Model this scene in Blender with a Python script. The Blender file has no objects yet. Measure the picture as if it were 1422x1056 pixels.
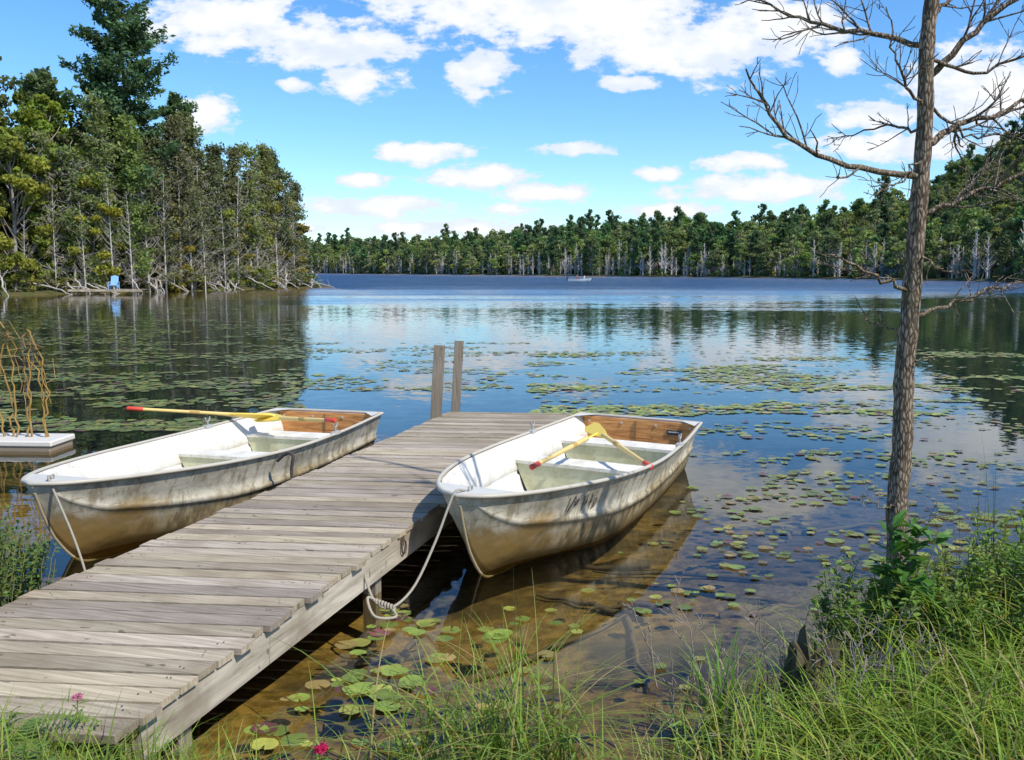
import bpy, math, random
import numpy as np
from mathutils import Vector, Matrix, Euler, noise as mnoise
rng=np.random.default_rng(7); random.seed(7)
sc=bpy.context.scene
sc.view_settings.view_transform='Standard'; sc.view_settings.look='None'; sc.view_settings.exposure=0
COL=sc.collection
# ---------------------------------------------------------------- helpers
class MB:
    def __init__(s): s.V=[];s.F=[];s.C=[];s.n=0
    def add(s,V,F,col=(1,1,1),mat=0,smooth=False):
        V=np.asarray(V,float).reshape(-1,3); c=np.broadcast_to(np.asarray(col,float),(len(V),3))
        g={}
        if isinstance(F,np.ndarray): g[F.shape[1]]=F
        else:
            for f in F: g.setdefault(len(f),[]).append(f)
        for k,ff in g.items(): s.F.append((np.asarray(ff,int)+s.n,mat,smooth))
        s.V.append(V);s.C.append(c);s.n+=len(V)
    def mesh(s,name,mats):
        me=bpy.data.meshes.new(name)
        V=np.concatenate(s.V);C=np.concatenate(s.C)
        me.vertices.add(len(V));me.vertices.foreach_set('co',V.ravel().astype(np.float32))
        L=np.concatenate([f.ravel() for f,_,_ in s.F]); tot=np.concatenate([np.full(len(f),f.shape[1]) for f,_,_ in s.F])
        st=np.concatenate([[0],np.cumsum(tot)[:-1]])
        me.loops.add(len(L));me.loops.foreach_set('vertex_index',L.astype(np.int32))
        me.polygons.add(len(tot));me.polygons.foreach_set('loop_start',st.astype(np.int32));me.polygons.foreach_set('loop_total',tot.astype(np.int32))
        me.polygons.foreach_set('material_index',np.concatenate([np.full(len(f),m) for f,m,_ in s.F]).astype(np.int32))
        me.polygons.foreach_set('use_smooth',np.concatenate([np.full(len(f),sm) for f,_,sm in s.F]).astype(bool))
        a=me.attributes.new('col','FLOAT_COLOR','POINT')
        a.data.foreach_set('color',np.concatenate([C,np.ones((len(C),1))],1).ravel().astype(np.float32))
        for m in mats: me.materials.append(m)
        me.update(calc_edges=True);me.validate()
        return me
    def obj(s,name,mats,parent=None,link=True):
        o=bpy.data.objects.new(name,s.mesh(name,mats))
        if link: COL.objects.link(o)
        if parent: o.parent=parent
        return o
def empty(name,loc=(0,0,0),rz=0):
    e=bpy.data.objects.new(name,None);COL.objects.link(e);e.location=loc;e.rotation_euler=(0,0,rz);return e
def box(mb,c,s,col=(1,1,1),mat=0,R=None,shear=0.):
    x,y,z=[k/2 for k in s]
    V=np.array([(-x,-y,-z),(x,-y,-z),(x,y,-z),(-x,y,-z),(-x,-y,z),(x,-y,z),(x,y,z),(-x,y,z)])
    if R is not None: V=V@np.array(R).T
    V=V+np.array(c);V[:,1]+=shear*V[:,0]
    mb.add(V,[(0,3,2,1),(4,5,6,7),(0,1,5,4),(1,2,6,5),(2,3,7,6),(3,0,4,7)],col,mat)
def tube(mb,path,rad,sides=6,col=(1,1,1),mat=0,smooth=True,cap=True,closed=False):
    P=np.asarray(path,float);n=len(P);rad=np.broadcast_to(np.asarray(rad,float),(n,))
    T=np.gradient(P,axis=0);T/=np.linalg.norm(T,axis=1)[:,None]+1e-9
    up=np.array([0,0,1.]) if abs(T[0][2])<.9 else np.array([1.,0,0])
    V=[];a=np.linspace(0,2*np.pi,sides,endpoint=False)
    u=np.cross(T[0],up);u/=np.linalg.norm(u)
    for i in range(n):
        u=u-T[i]*np.dot(u,T[i]);u/=np.linalg.norm(u)+1e-9;w=np.cross(T[i],u)
        V.append(P[i]+rad[i]*(np.cos(a)[:,None]*u+np.sin(a)[:,None]*w))
    F=[]
    for i in range(n-1):
        for j in range(sides):
            k=(j+1)%sides;F.append((i*sides+j,i*sides+k,(i+1)*sides+k,(i+1)*sides+j))
    mb.add(np.concatenate(V),F,col,mat,smooth)
    if cap and sides>3:
        mb.add(V[0],[tuple(range(sides))[::-1]],col if np.ndim(col)==1 else col[0],mat)
        mb.add(V[-1],[tuple(range(sides))],col if np.ndim(col)==1 else col[-1],mat)
def crom(xs,ys,x):
    xs=np.array(xs,float);ys=np.array(ys,float);m=np.gradient(ys,xs);x=np.clip(x,xs[0],xs[-1])
    i=np.clip(np.searchsorted(xs,x)-1,0,len(xs)-2);h=xs[i+1]-xs[i];t=(x-xs[i])/h
    return (2*t**3-3*t**2+1)*ys[i]+(t**3-2*t**2+t)*h*m[i]+(-2*t**3+3*t**2)*ys[i+1]+(t**3-t**2)*h*m[i+1]
def sstep(a,b,x): t=np.clip((x-a)/(b-a),0,1);return t*t*(3-2*t)
def cards(mb,C,size,asp=.6,col=(1,1,1),mat=0,flat=0.,r=rng):
    n=len(C);a=r.normal(size=(n,3));a[:,2]*=(1-flat);a/=np.linalg.norm(a,axis=1)[:,None]
    b=r.normal(size=(n,3));b[:,2]*=(1-flat);b-=a*(a*b).sum(1)[:,None];b/=np.linalg.norm(b,axis=1)[:,None]+1e-9
    s=np.broadcast_to(size,(n,))[:,None]
    V=np.stack([C-a*s,C-b*s*asp+a*s*.1,C+a*s,C+b*s*asp+a*s*.1],1).reshape(-1,3)
    col=np.broadcast_to(np.asarray(col,float),(n,3));mb.add(V,np.arange(n*4).reshape(n,4),np.repeat(col,4,0),mat)
def blades(mb,B,h,w,ang,bend,col,tip=None,seg=5,mat=0):
    n=len(B);t=np.linspace(0,1,seg+1)
    d=np.stack([np.cos(ang),np.sin(ang),np.zeros(n)],1);p=np.stack([-np.sin(ang),np.cos(ang),np.zeros(n)],1)
    h=np.broadcast_to(h,(n,));bend=np.broadcast_to(bend,(n,));w=np.broadcast_to(w,(n,))
    P=B[:,None,:]+d[:,None,:]*(h*bend)[:,None,None]*(t**2)[None,:,None]
    P[:,:,2]+=h[:,None]*(t[None]-bend[:,None]*.45*t[None]**2.5)
    W=(w[:,None]*(1-t[None]**2*.93))[:,:,None]*.5*p[:,None,:]
    V=np.stack([P-W,P+W],2).reshape(-1,3)
    idx=np.arange(n)[:,None]*(2*(seg+1))+np.arange(seg)[None]*2
    F=np.stack([idx,idx+1,idx+3,idx+2],2).reshape(-1,4)
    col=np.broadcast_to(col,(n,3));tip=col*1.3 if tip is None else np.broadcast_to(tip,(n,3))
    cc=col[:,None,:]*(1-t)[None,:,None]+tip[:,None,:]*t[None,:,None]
    mb.add(V,F,np.repeat(cc,2,1).reshape(-1,3),mat)
# ---------------------------------------------------------------- node helpers
def newmat(name):
    m=bpy.data.materials.new(name);m.use_nodes=True;nt=m.node_tree;nt.nodes.clear()
    return m,nt
def N(nt,t,**k):
    n=nt.nodes.new(t)
    for a,v in k.items():
        if a=='ins':
            for i,x in v.items():
                if isinstance(x,bpy.types.NodeSocket): nt.links.new(x,n.inputs[i])
                else: n.inputs[i].default_value=x
        else: setattr(n,a,v)
    return n
def math_(nt,op,a,b=0.,c=0.,clamp=False):
    return N(nt,'ShaderNodeMath',operation=op,use_clamp=clamp,ins={0:a,1:b,2:c}).outputs[0]
def mixc(nt,f,a,b,mode='MIX'):
    n=N(nt,'ShaderNodeMix',data_type='RGBA',blend_type=mode,ins={0:f});
    for i,x in ((6,a),(7,b)):
        if isinstance(x,bpy.types.NodeSocket): nt.links.new(x,n.inputs[i])
        else: n.inputs[i].default_value=(*x,1) if len(x)==3 else x
    return n.outputs[2]
def noise_(nt,vec,scale,detail=4,rough=.55,dist=0.):
    return N(nt,'ShaderNodeTexNoise',ins={'Vector':vec,'Scale':scale,'Detail':detail,'Roughness':rough,'Distortion':dist})
def mapp(nt,vec,scale=(1,1,1),loc=(0,0,0)):
    return N(nt,'ShaderNodeMapping',ins={'Vector':vec,'Scale':scale,'Location':loc}).outputs[0]
def rng_(nt,v,a,b,c=0.,d=1.):
    return N(nt,'ShaderNodeMapRange',interpolation_type='SMOOTHSTEP',ins={0:v,1:a,2:b,3:c,4:d}).outputs[0]
def finish(nt,sh):
    o=N(nt,'ShaderNodeOutputMaterial');nt.links.new(sh,o.inputs[0])
def principled(nt,base,rough=.6,spec=.3,metal=0.,bump=None,bs=.3,bd=.01):
    p=N(nt,'ShaderNodeBsdfPrincipled')
    for i,x in (('Base Color',base),('Roughness',rough),('Specular IOR Level',spec),('Metallic',metal)):
        if isinstance(x,bpy.types.NodeSocket): nt.links.new(x,p.inputs[i])
        else: p.inputs[i].default_value=(*x,1) if isinstance(x,tuple) and len(x)==3 else x
    if bump is not None:
        b=N(nt,'ShaderNodeBump',ins={'Strength':bs,'Distance':bd,'Height':bump});nt.links.new(b.outputs[0],p.inputs['Normal'])
    return p.outputs[0]
def attr(nt): return N(nt,'ShaderNodeAttribute',attribute_name='col').outputs[0]
def objc(nt): return N(nt,'ShaderNodeTexCoord').outputs['Object']
def foliage(name,tr=.3,hv=.03,vv=.5,gloss=False):
    m,nt=newmat(name);a=attr(nt)
    if vv>0:
        r=N(nt,'ShaderNodeObjectInfo').outputs['Random'];r2=math_(nt,'FRACT',math_(nt,'MULTIPLY',r,7.31))
        a=N(nt,'ShaderNodeHueSaturation',ins={'Hue':math_(nt,'MULTIPLY_ADD',r,hv*2,.5-hv*.8),'Saturation':math_(nt,'MULTIPLY_ADD',r2,.3,.80),'Value':math_(nt,'MULTIPLY_ADD',r2,vv,1.05-vv/2),'Color':a}).outputs[0]
    d=principled(nt,a,.5,.3) if gloss else N(nt,'ShaderNodeBsdfDiffuse',ins={0:a}).outputs[0]
    t=N(nt,'ShaderNodeBsdfTranslucent',ins={'Color':mixc(nt,1.,a,(1.25,1.2,.6),'MULTIPLY')})
    mx=N(nt,'ShaderNodeMixShader',ins={0:tr});nt.links.new(d,mx.inputs[1]);nt.links.new(t.outputs[0],mx.inputs[2]);finish(nt,mx.outputs[0]);return m
def plain(name,rough=.6,spec=.3,ns=20,amt=.25,bs=.2):
    m,nt=newmat(name);n=noise_(nt,objc(nt),ns,5);c=mixc(nt,1.,attr(nt),mixc(nt,n.outputs[0],(1-amt,)*3,(1+amt*.6,)*3),'MULTIPLY')
    finish(nt,principled(nt,c,rough,spec,0,n.outputs[0],bs,.01));return m
def woodmat(name,dark,light,sc1=(1.2,34,12),stain=.5):
    m,nt=newmat(name);o=objc(nt);a=attr(nt)
    off=N(nt,'ShaderNodeVectorMath',operation='MULTIPLY_ADD',ins={0:a,1:(13,7,5),2:o}).outputs[0]
    g=noise_(nt,mapp(nt,off,sc1),1.6,8,.65,.6);b=noise_(nt,off,2.2,4);k=noise_(nt,mapp(nt,off,(5,9,5)),1.5,2);q=noise_(nt,o,.9,3)
    f=math_(nt,'MULTIPLY_ADD',g.outputs[0],1.8,-.42,True)
    c=mixc(nt,f,dark,light)
    c=mixc(nt,rng_(nt,b.outputs[0],.48,.70,0,stain),c,tuple(x*1.15 for x in dark))
    c=mixc(nt,rng_(nt,q.outputs[0],.5,.66,0,.35),c,tuple(x*1.2 for x in dark))
    c=mixc(nt,rng_(nt,k.outputs[0],.68,.74,0,.75),c,tuple(x*.6 for x in dark))
    sep=N(nt,'ShaderNodeSeparateColor');nt.links.new(a,sep.inputs[0])
    v=math_(nt,'MULTIPLY_ADD',sep.outputs[0],.48,.68)
    cv=N(nt,'ShaderNodeCombineColor',ins={0:v,1:v,2:math_(nt,'MULTIPLY',v,math_(nt,'MULTIPLY_ADD',sep.outputs[1],.14,.90))}).outputs[0]
    finish(nt,principled(nt,mixc(nt,1.,c,cv,'MULTIPLY'),.85,.15,0,g.outputs[0],.6,.007));return m
M_leaf=foliage('leaf',.33,.022,.5);M_leafnear=foliage('leaf_near',.35,.0,.0,True)
M_barkf,nt=newmat('bark_far');finish(nt,N(nt,'ShaderNodeBsdfDiffuse',ins={0:attr(nt)}).outputs[0])
M_bark=plain('bark',.9,.1,9,.45,.6)
M_dock=woodmat('weathered_planks',(.20,.155,.11),(.64,.545,.43))
M_fascia=woodmat('weathered_fascia',(.22,.18,.135),(.70,.64,.54),(34,1.2,12),.85)
M_post=woodmat('weathered_post',(.14,.115,.09),(.40,.35,.29),(30,30,1.5),.3)
M_plain=plain('paint_plain',.5,.4,15,.12,.05);M_rope=plain('rope_fibre',.9,.1,160,.5,.9)
# ---------------------------------------------------------------- world / sky
SUN_AZ=math.radians(128);SUN_EL=math.radians(50)
w=bpy.data.worlds.new('World');sc.world=w;w.use_nodes=True;nt=w.node_tree;nt.nodes.clear()
try: w.cycles.sampling_method='NONE'
except Exception as ex: print(ex)
sky=N(nt,'ShaderNodeTexSky',sky_type='NISHITA');sky.sun_disc=False;sky.sun_elevation=SUN_EL;sky.sun_rotation=SUN_AZ;sky.air_density=1.0;sky.dust_density=.25;sky.ozone_density=2.8
g=N(nt,'ShaderNodeTexCoord').outputs['Generated'];sp=N(nt,'ShaderNodeSeparateXYZ',ins={0:g})
X,Y,Z=sp.outputs
yy=math_(nt,'MAXIMUM',Y,.05);zz=math_(nt,'MAXIMUM',Z,.03)
P=N(nt,'ShaderNodeCombineXYZ',ins={0:math_(nt,'DIVIDE',X,yy),1:math_(nt,'DIVIDE',Z,yy),2:0.}).outputs[0]
# cumulus positions as (tan azimuth, tan elevation, half width, half height)
CL=[(-.31,.268,.085,.034),(-.19,.243,.095,.024),(-.168,.207,.042,.018),(-.10,.300,.10,.022),(.06,.275,.17,.031),(.195,.243,.15,.031),(.29,.265,.07,.034),
(-.036,.216,.036,.028),(.128,.206,.04,.009),(-.097,.130,.056,.011),(.075,.134,.050,.008),(.155,.108,.030,.008),(-.037,.103,.060,.012),(.031,.087,.056,.011),
(-.165,.099,.026,.009),(-.153,.069,.095,.011),(-.005,.067,.030,.008),(-.07,.046,.10,.009),(.254,.117,.050,.010),(.278,.088,.095,.015),(.176,.066,.062,.010),
(.42,.136,.10,.014),(.405,.170,.055,.016),(.515,.200,.085,.044),(.56,.142,.05,.013),(-.335,.168,.030,.022),(.36,.228,.022,.014),(-.24,.200,.018,.008),(-.24,.046,.03,.005),
(.02,.43,.24,.05),(.45,.42,.20,.07),(-.4,.5,.16,.05),(.75,.28,.12,.05),(.35,.68,.2,.09),(-.75,.2,.1,.03)]
dn=noise_(nt,mapp(nt,P,(1,1.7,1)),11,2,.6);dm=None
Pd=N(nt,'ShaderNodeVectorMath',operation='MULTIPLY_ADD',ins={0:N(nt,'ShaderNodeVectorMath',operation='SUBTRACT',ins={0:dn.outputs[1],1:(.5,.5,.5)}).outputs[0],1:(.06,.022,0),2:P}).outputs[0]
for a,e,ra,re in CL:
    s=N(nt,'ShaderNodeVectorMath',operation='MULTIPLY_ADD',ins={0:Pd,1:(1/ra,1/re,0),2:(-a/ra,-e/re,0)}).outputs[0]
    l=N(nt,'ShaderNodeVectorMath',operation='LENGTH',ins={0:s}).outputs['Value']
    dm=l if dm is None else math_(nt,'SMOOTH_MIN',dm,l,.25)
n1=noise_(nt,mapp(nt,P,(1,2.0,1)),32,6,.62).outputs[0];n2=noise_(nt,mapp(nt,P,(1,1.8,1),(0,.01,3)),13,3,.5).outputs[0]
val=math_(nt,'ADD',math_(nt,'SUBTRACT',1.12,dm),math_(nt,'MULTIPLY_ADD',n1,2.2,-1.1));val=math_(nt,'ADD',val,math_(nt,'MULTIPLY_ADD',n2,.9,-.45))
mask=rng_(nt,val,-.08,.36)
mask=math_(nt,'MULTIPLY',mask,rng_(nt,Y,.06,.12))
G=N(nt,'ShaderNodeCombineXYZ',ins={0:math_(nt,'DIVIDE',X,zz),1:math_(nt,'DIVIDE',Y,zz),2:0.}).outputs[0]
gn=noise_(nt,G,1.3,4,.58).outputs[0]
gm=math_(nt,'MULTIPLY',rng_(nt,gn,.55,.66),math_(nt,'MAXIMUM',rng_(nt,Y,.5,.1),rng_(nt,Z,.50,.62)))
gm=math_(nt,'MULTIPLY',gm,rng_(nt,Z,.05,.15))
mask=math_(nt,'MAXIMUM',mask,gm)
skyc=N(nt,'ShaderNodeHueSaturation',ins={'Hue':.5,'Saturation':1.22,'Value':1.2,'Color':sky.outputs[0]}).outputs[0]
skyc=mixc(nt,1.,skyc,(.82,.99,1.12),'MULTIPLY')
shade=rng_(nt,val,.10,.9);cc=mixc(nt,math_(nt,'MULTIPLY',shade,rng_(nt,n2,.32,.55)),(5.4,5.9,6.7),(7.3,7.3,7.3))
fin=mixc(nt,math_(nt,'MULTIPLY',mask,.97),skyc,cc)
bg=N(nt,'ShaderNodeBackground',ins={0:fin,1:.15});o=N(nt,'ShaderNodeOutputWorld');nt.links.new(bg.outputs[0],o.inputs[0])
S=Vector((math.sin(SUN_AZ)*math.cos(SUN_EL),math.cos(SUN_AZ)*math.cos(SUN_EL),math.sin(SUN_EL)))
ld=bpy.data.lights.new('sun','SUN');ld.energy=5.0;ld.angle=math.radians(.53);ld.color=(1,.94,.83)
lo=bpy.data.objects.new('sun',ld);COL.objects.link(lo);lo.rotation_euler=S.to_track_quat('Z','Y').to_euler();lo.location=(20,-20,30)
# ---------------------------------------------------------------- terrain
LK=np.array([(-60,55),(-50,22),(-30,9),(-14,6.2),(-6,6),(-3.9,5.3),(-3.0,4.6),(-2.2,3.6),(-1.2,3.1),(0,3.25),(1.0,3.45),(1.5,4.1),(1.85,4.9),(2.5,5.6),(3.6,5.5),(5.5,5.2),(9,4.5),(20,1),(50,-5),(100,10),(140,60),(150,120),(125,155),(100,172),(94,235),(72,304),(41,357),(0,430),(-73,556),(-160,695),(-270,660),(-260,420),(-190,260),(-90,185),(-45,138),(-24,112),(-27,103),(-32,94),(-36,86),(-40,81),(-45,76)],float)
def sdist(x,y):
    d=np.full(x.shape,1e9);ins=np.zeros(x.shape,bool);n=len(LK)
    for i in range(n):
        a=LK[i];b=LK[(i+1)%n];ex,ey=b-a;t=np.clip(((x-a[0])*ex+(y-a[1])*ey)/(ex*ex+ey*ey),0,1)
        d=np.minimum(d,(x-a[0]-t*ex)**2+(y-a[1]-t*ey)**2)
        c=((a[1]>y)!=(b[1]>y))&(x<(b[0]-a[0])*(y-a[1])/(b[1]-a[1]+1e-12)+a[0]);ins^=c
    return np.where(ins,-1,1)*np.sqrt(d)
def wob(x,y,f): return (np.sin(x*f+1.3*np.sin(y*f*.7))+np.sin(y*f*1.3+2+np.sin(x*f*.9))+.5*np.sin((x+y)*f*2.3)+.5*np.sin((x-y)*f*2.9+1))/3
def height(x,y):
    r=np.hypot(x,y);d=sdist(x,y)+wob(x,y,3.)*.10+wob(x,y,.25)*1.6*sstep(25,80,r)
    lake=-.16*np.maximum(-d,0)**.85;lake=np.maximum(lake,-4)+wob(x,y,2.2)*.02*sstep(0,.5,-d)
    dp=np.maximum(d,0);land=.42*(1-np.exp(-dp/.9))+wob(x,y,4.)*.03*sstep(0,.4,d)
    a=np.where(y>1,x/np.maximum(y,1),np.sign(x)*3.)
    A=np.interp(a,[-3,-.6,-.3,-.1,0,.1,.17,.24,.34,.42,.5,.58,.8,3],[10,9,20,16,16,17,19,13,15,21,33,44,54,40])
    A=np.where((a<-.2)&(y<210),2.5,A)*sstep(70,120,r)
    land=land+A*sstep(2,150,d)*(1+.16*wob(x,y,.03))
    return np.where(d>0,land,lake),d
na=np.concatenate([np.linspace(-180,-42,60,endpoint=False),np.linspace(-42,42,420,endpoint=False),np.linspace(42,180,60,endpoint=False)])*np.pi/180
rr=np.concatenate([[.01],np.geomspace(.6,4000,430)]);A_,R_=np.meshgrid(na,rr)
xx=np.sin(A_)*R_;yy_=np.cos(A_)*R_;hz,dd=height(xx,yy_)
V=np.stack([xx,yy_,hz],2).reshape(-1,3);m_,n_=xx.shape
i,j=np.meshgrid(np.arange(m_-1),np.arange(n_),indexing='ij');j2=(j+1)%n_
F=np.stack([i*n_+j,(i+1)*n_+j,(i+1)*n_+j2,i*n_+j2],2).reshape(-1,4)[:,::-1]
mb=MB();mb.add(V,np.ascontiguousarray(F),(1,1,1),0,True)
m,nt=newmat('ground_soil_and_lakebed');geo=N(nt,'ShaderNodeNewGeometry').outputs[0];sx_=N(nt,'ShaderNodeSeparateXYZ',ins={0:geo}).outputs;z=sx_[2]
nA=noise_(nt,geo,1.1,4).outputs[0];nB=noise_(nt,geo,9,5,.65).outputs[0];nC=noise_(nt,geo,45,3).outputs[0]
bed=mixc(nt,rng_(nt,nB,.3,.7),(.12,.080,.022),(.34,.235,.07));bed=mixc(nt,rng_(nt,nC,.6,.7,0,.5),bed,(.42,.33,.18))
mud=mixc(nt,rng_(nt,nB,.3,.7),(.055,.045,.042),(.17,.14,.12))
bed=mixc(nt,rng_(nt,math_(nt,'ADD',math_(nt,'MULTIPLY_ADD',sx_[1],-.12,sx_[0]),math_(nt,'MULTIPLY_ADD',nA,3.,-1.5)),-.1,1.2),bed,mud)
bed=mixc(nt,rng_(nt,nA,.46,.64,0,.8),bed,(.055,.047,.026))
bed=mixc(nt,rng_(nt,z,-.45,-1.2),bed,(.010,.026,.045))  # deep bed painted dark blue, in place of light absorbed by the water
land=mixc(nt,rng_(nt,nB,.35,.65),(.06,.045,.025),(.13,.11,.045));land=mixc(nt,rng_(nt,nA,.4,.6,0,.7),land,(.07,.10,.025))
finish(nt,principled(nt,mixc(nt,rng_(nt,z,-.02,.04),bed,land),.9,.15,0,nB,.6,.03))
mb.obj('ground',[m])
# ---------------------------------------------------------------- water
mb=MB();mb.add([(-1500,-300,0),(1500,-300,0),(1500,1500,0),(-1500,1500,0)],[(0,1,2,3)])
m,nt=newmat('lake_water');geo=N(nt,'ShaderNodeNewGeometry').outputs[0];sy=N(nt,'ShaderNodeSeparateXYZ',ins={0:geo}).outputs
wn=noise_(nt,mapp(nt,geo,(.014,.06,1)),1,5,.65).outputs[0]
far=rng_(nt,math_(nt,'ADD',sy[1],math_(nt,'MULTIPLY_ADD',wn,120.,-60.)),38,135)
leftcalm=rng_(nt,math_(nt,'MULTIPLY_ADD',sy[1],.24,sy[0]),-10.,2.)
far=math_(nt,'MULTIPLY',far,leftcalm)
wn2=noise_(nt,mapp(nt,geo,(.05,.16,1)),1,3).outputs[0]
s1=noise_(nt,mapp(nt,geo,(2.2,4.5,1)),1,2).outputs[1];s2=noise_(nt,mapp(nt,geo,(7,11,1)),1,2).outputs[1]
mid=rng_(nt,sy[1],6,30)
k1=math_(nt,'ADD',math_(nt,'MULTIPLY_ADD',far,.45,.018),math_(nt,'MULTIPLY',mid,math_(nt,'MULTIPLY',wn2,.045)))
sv=N(nt,'ShaderNodeVectorMath',operation='ADD',ins={0:s1,1:s2}).outputs[0]
sv=N(nt,'ShaderNodeVectorMath',operation='SUBTRACT',ins={0:sv,1:(1,1,1)}).outputs[0]
sv=N(nt,'ShaderNodeVectorMath',operation='SCALE',ins={0:sv,'Scale':k1}).outputs[0]
ss=N(nt,'ShaderNodeSeparateXYZ',ins={0:sv}).outputs
nv=N(nt,'ShaderNodeCombineXYZ',ins={0:ss[0],1:math_(nt,'SUBTRACT',ss[1],math_(nt,'MULTIPLY',far,math_(nt,'MULTIPLY_ADD',wn2,.20,.10))),2:1.}).outputs[0];nv=N(nt,'ShaderNodeVectorMath',operation='NORMALIZE',ins={0:nv}).outputs[0]
fr=N(nt,'ShaderNodeFresnel',ins={0:1.33,'Normal':nv}).outputs[0]
tr=N(nt,'ShaderNodeBsdfTransparent',ins={0:(.82,.79,.64,1)});gl=N(nt,'ShaderNodeBsdfGlossy',ins={'Color':mixc(nt,far,(.93,.97,1.),(.46,.69,1.)),'Roughness':.015,'Normal':nv})  # far gloss tinted blue, painting in reflections of a higher, bluer sky
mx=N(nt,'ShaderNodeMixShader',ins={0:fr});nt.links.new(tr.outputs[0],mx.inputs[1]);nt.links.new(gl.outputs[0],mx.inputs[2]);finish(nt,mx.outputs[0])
mb.obj('lake_water',[m])
# ---------------------------------------------------------------- dock
PH=math.atan2(.2814,.9597);dock=empty('wooden_dock',(-.028,10.875,0),-PH);SH=.2
mb=MB();y=0.;TOP=.35
while y>-7.85:
    wd=random.uniform(.112,.130);t=random.random();xl=-.7335-random.uniform(0,.035);xr=.7335+random.uniform(-.012,.035)
    zt=TOP+random.uniform(-.004,.003);tl=random.uniform(-.004,.004)
    R=Euler((random.uniform(-.02,.02),tl,random.uniform(-.007,.007))).to_matrix()
    box(mb,((xl+xr)/2,y-wd/2,zt-.016),(xr-xl,wd,.032),(t,random.random(),random.random()),0,R,SH)
    y-=wd+random.uniform(.010,.018)
y0=y
while y>y0-1.6:
    wd=.128;t=random.random()
    box(mb,(-.35,y-wd/2,TOP-.03),(1.75,wd,.032),(t,random.random(),random.random()),0,Euler((0,.0,-.03)).to_matrix(),SH);y-=wd+.012
mb.obj('planks',[M_dock],dock)
mb=MB();L=7.78
for sx in (-1,1):
    box(mb,(sx*.70,-L/2+sx*.14,TOP-.036-.09),(.04,L,.18),(.6,.5,.2+sx*.2))
box(mb,(0,-.03,TOP-.036-.09),(1.35,.04,.17),(.3,.2,.1),0,None,SH);box(mb,(0,-L/2,TOP-.036-.08),(.04,L-.4,.14),(.3,.2,.1));box(mb,(0,-L+.03,TOP-.036-.09),(1.35,.04,.17),(.3,.2,.1),0,None,SH)
mb.obj('fascia',[M_fascia],dock)
mb=MB()
for yy0 in (-.6,-3.0,-5.3,-7.3):
    for sx in (-1,1): box(mb,(sx*.625,yy0,-.25),(.09,.09,1.06),(.5,.5,.5))
    box(mb,(0,yy0+.08,TOP-.23),(1.15,.04,.1),(.4,.4,.4))
mb.obj('supports',[M_post],dock)
mb=MB()
for k in range(58):
    yk=-.06-k*.135
    for sx in (-.64,-.62,.62,.645):
        xk=sx+random.uniform(-.01,.01);a=np.linspace(0,2*np.pi,7)[:-1];yq=yk+random.uniform(-.03,.03)+SH*xk
        mb.add(np.stack([xk+.005*np.cos(a),yq+.005*np.sin(a),a*0+TOP+.0035],1),[tuple(range(6))],(.08,.05,.035))
mb.obj('nails',[M_plain],dock)
mb=MB()
R=Euler((0,.06,.1)).to_matrix();Rp=Matrix.Rotation(PH,3,'Z')
for (px,py,hh,s) in ((-.80,-.50,.86,.15),(-.80,.20,.86,.125)):
    box(mb,(px+.02,py,TOP+hh/2-.35),(s*.9,.09,hh+.7),(.5,.4,px),0,Rp@R)
mb.obj('mooring_posts',[M_post],dock)
mb=MB();a=np.linspace(0,2*np.pi,17)
tube(mb,np.stack([np.full(17,.735),-5.02+.035*np.cos(a),.23+.045*np.sin(a)],1),.006,6,(.08,.05,.04));box(mb,(.724,-5.02,.275),(.008,.06,.03),(.1,.07,.05))
mb.obj('mooring_ring',[M_plain],dock)
# ---------------------------------------------------------------- rowboats
LB=4.16
def bg_(s): return crom([0,.03,.08,.2,.4,.68,1.2,1.98,3,4.2],[.06,.125,.18,.27,.38,.49,.64,.75,.745,.665],s)
def zk_(s): return crom([0,.05,.12,.2,.32,.6,1.2,2.5,4.2],[.57,.42,.25,.13,0,-.08,-.11,-.12,-.10],s)
def zg_(s): return crom([0,.6,1.2,2,3,4.2],[.63,.59,.55,.51,.495,.51],s)
PF=np.array([(0,0),(.25,.01),(.5,.03),(.68,.07),(.76,.14),(.80,.26),(.835,.40),(.855,.50),(.885,.515),(.887,.575),(.872,.59),(.90,.72),(.95,.86),(1,1)])
PB=np.array([(0,0),(.09,.09),(.2,.2),(.3,.3),(.40,.40),(.50,.49),(.60,.58),(.67,.64),(.71,.655),(.72,.70),(.715,.71),(.80,.80),(.90,.91),(1,1)])
def sect(s):
    f=sstep(.0,1.7,s);p=PB*(1-f)+PF*f;return p[:,0]*bg_(s),zk_(s)+(zg_(s)-zk_(s))*p[:,1]
SS=np.concatenate([np.linspace(0,.5,16),np.linspace(.55,LB,40)])
mh,nt=newmat('hull_paint');o=objc(nt);zz_=N(nt,'ShaderNodeSeparateXYZ',ins={0:o}).outputs;nA=noise_(nt,o,3.5,7,.7,.4).outputs[0];nB=noise_(nt,mapp(nt,o,(14,14,3)),1,6,.6).outputs[0];nC=noise_(nt,mapp(nt,o,(4,4,30)),1,5,.7).outputs[0];nD=noise_(nt,o,60,4,.7).outputs[0]
c=mixc(nt,rng_(nt,nA,.35,.6),(.36,.33,.25),(.55,.51,.41));c=mixc(nt,rng_(nt,nB,.50,.64,0,.75),c,(.25,.205,.13));c=mixc(nt,rng_(nt,nC,.56,.67,0,.65),c,(.18,.14,.085));c=mixc(nt,rng_(nt,nD,.58,.68,0,.65),c,(.14,.11,.07))
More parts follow.
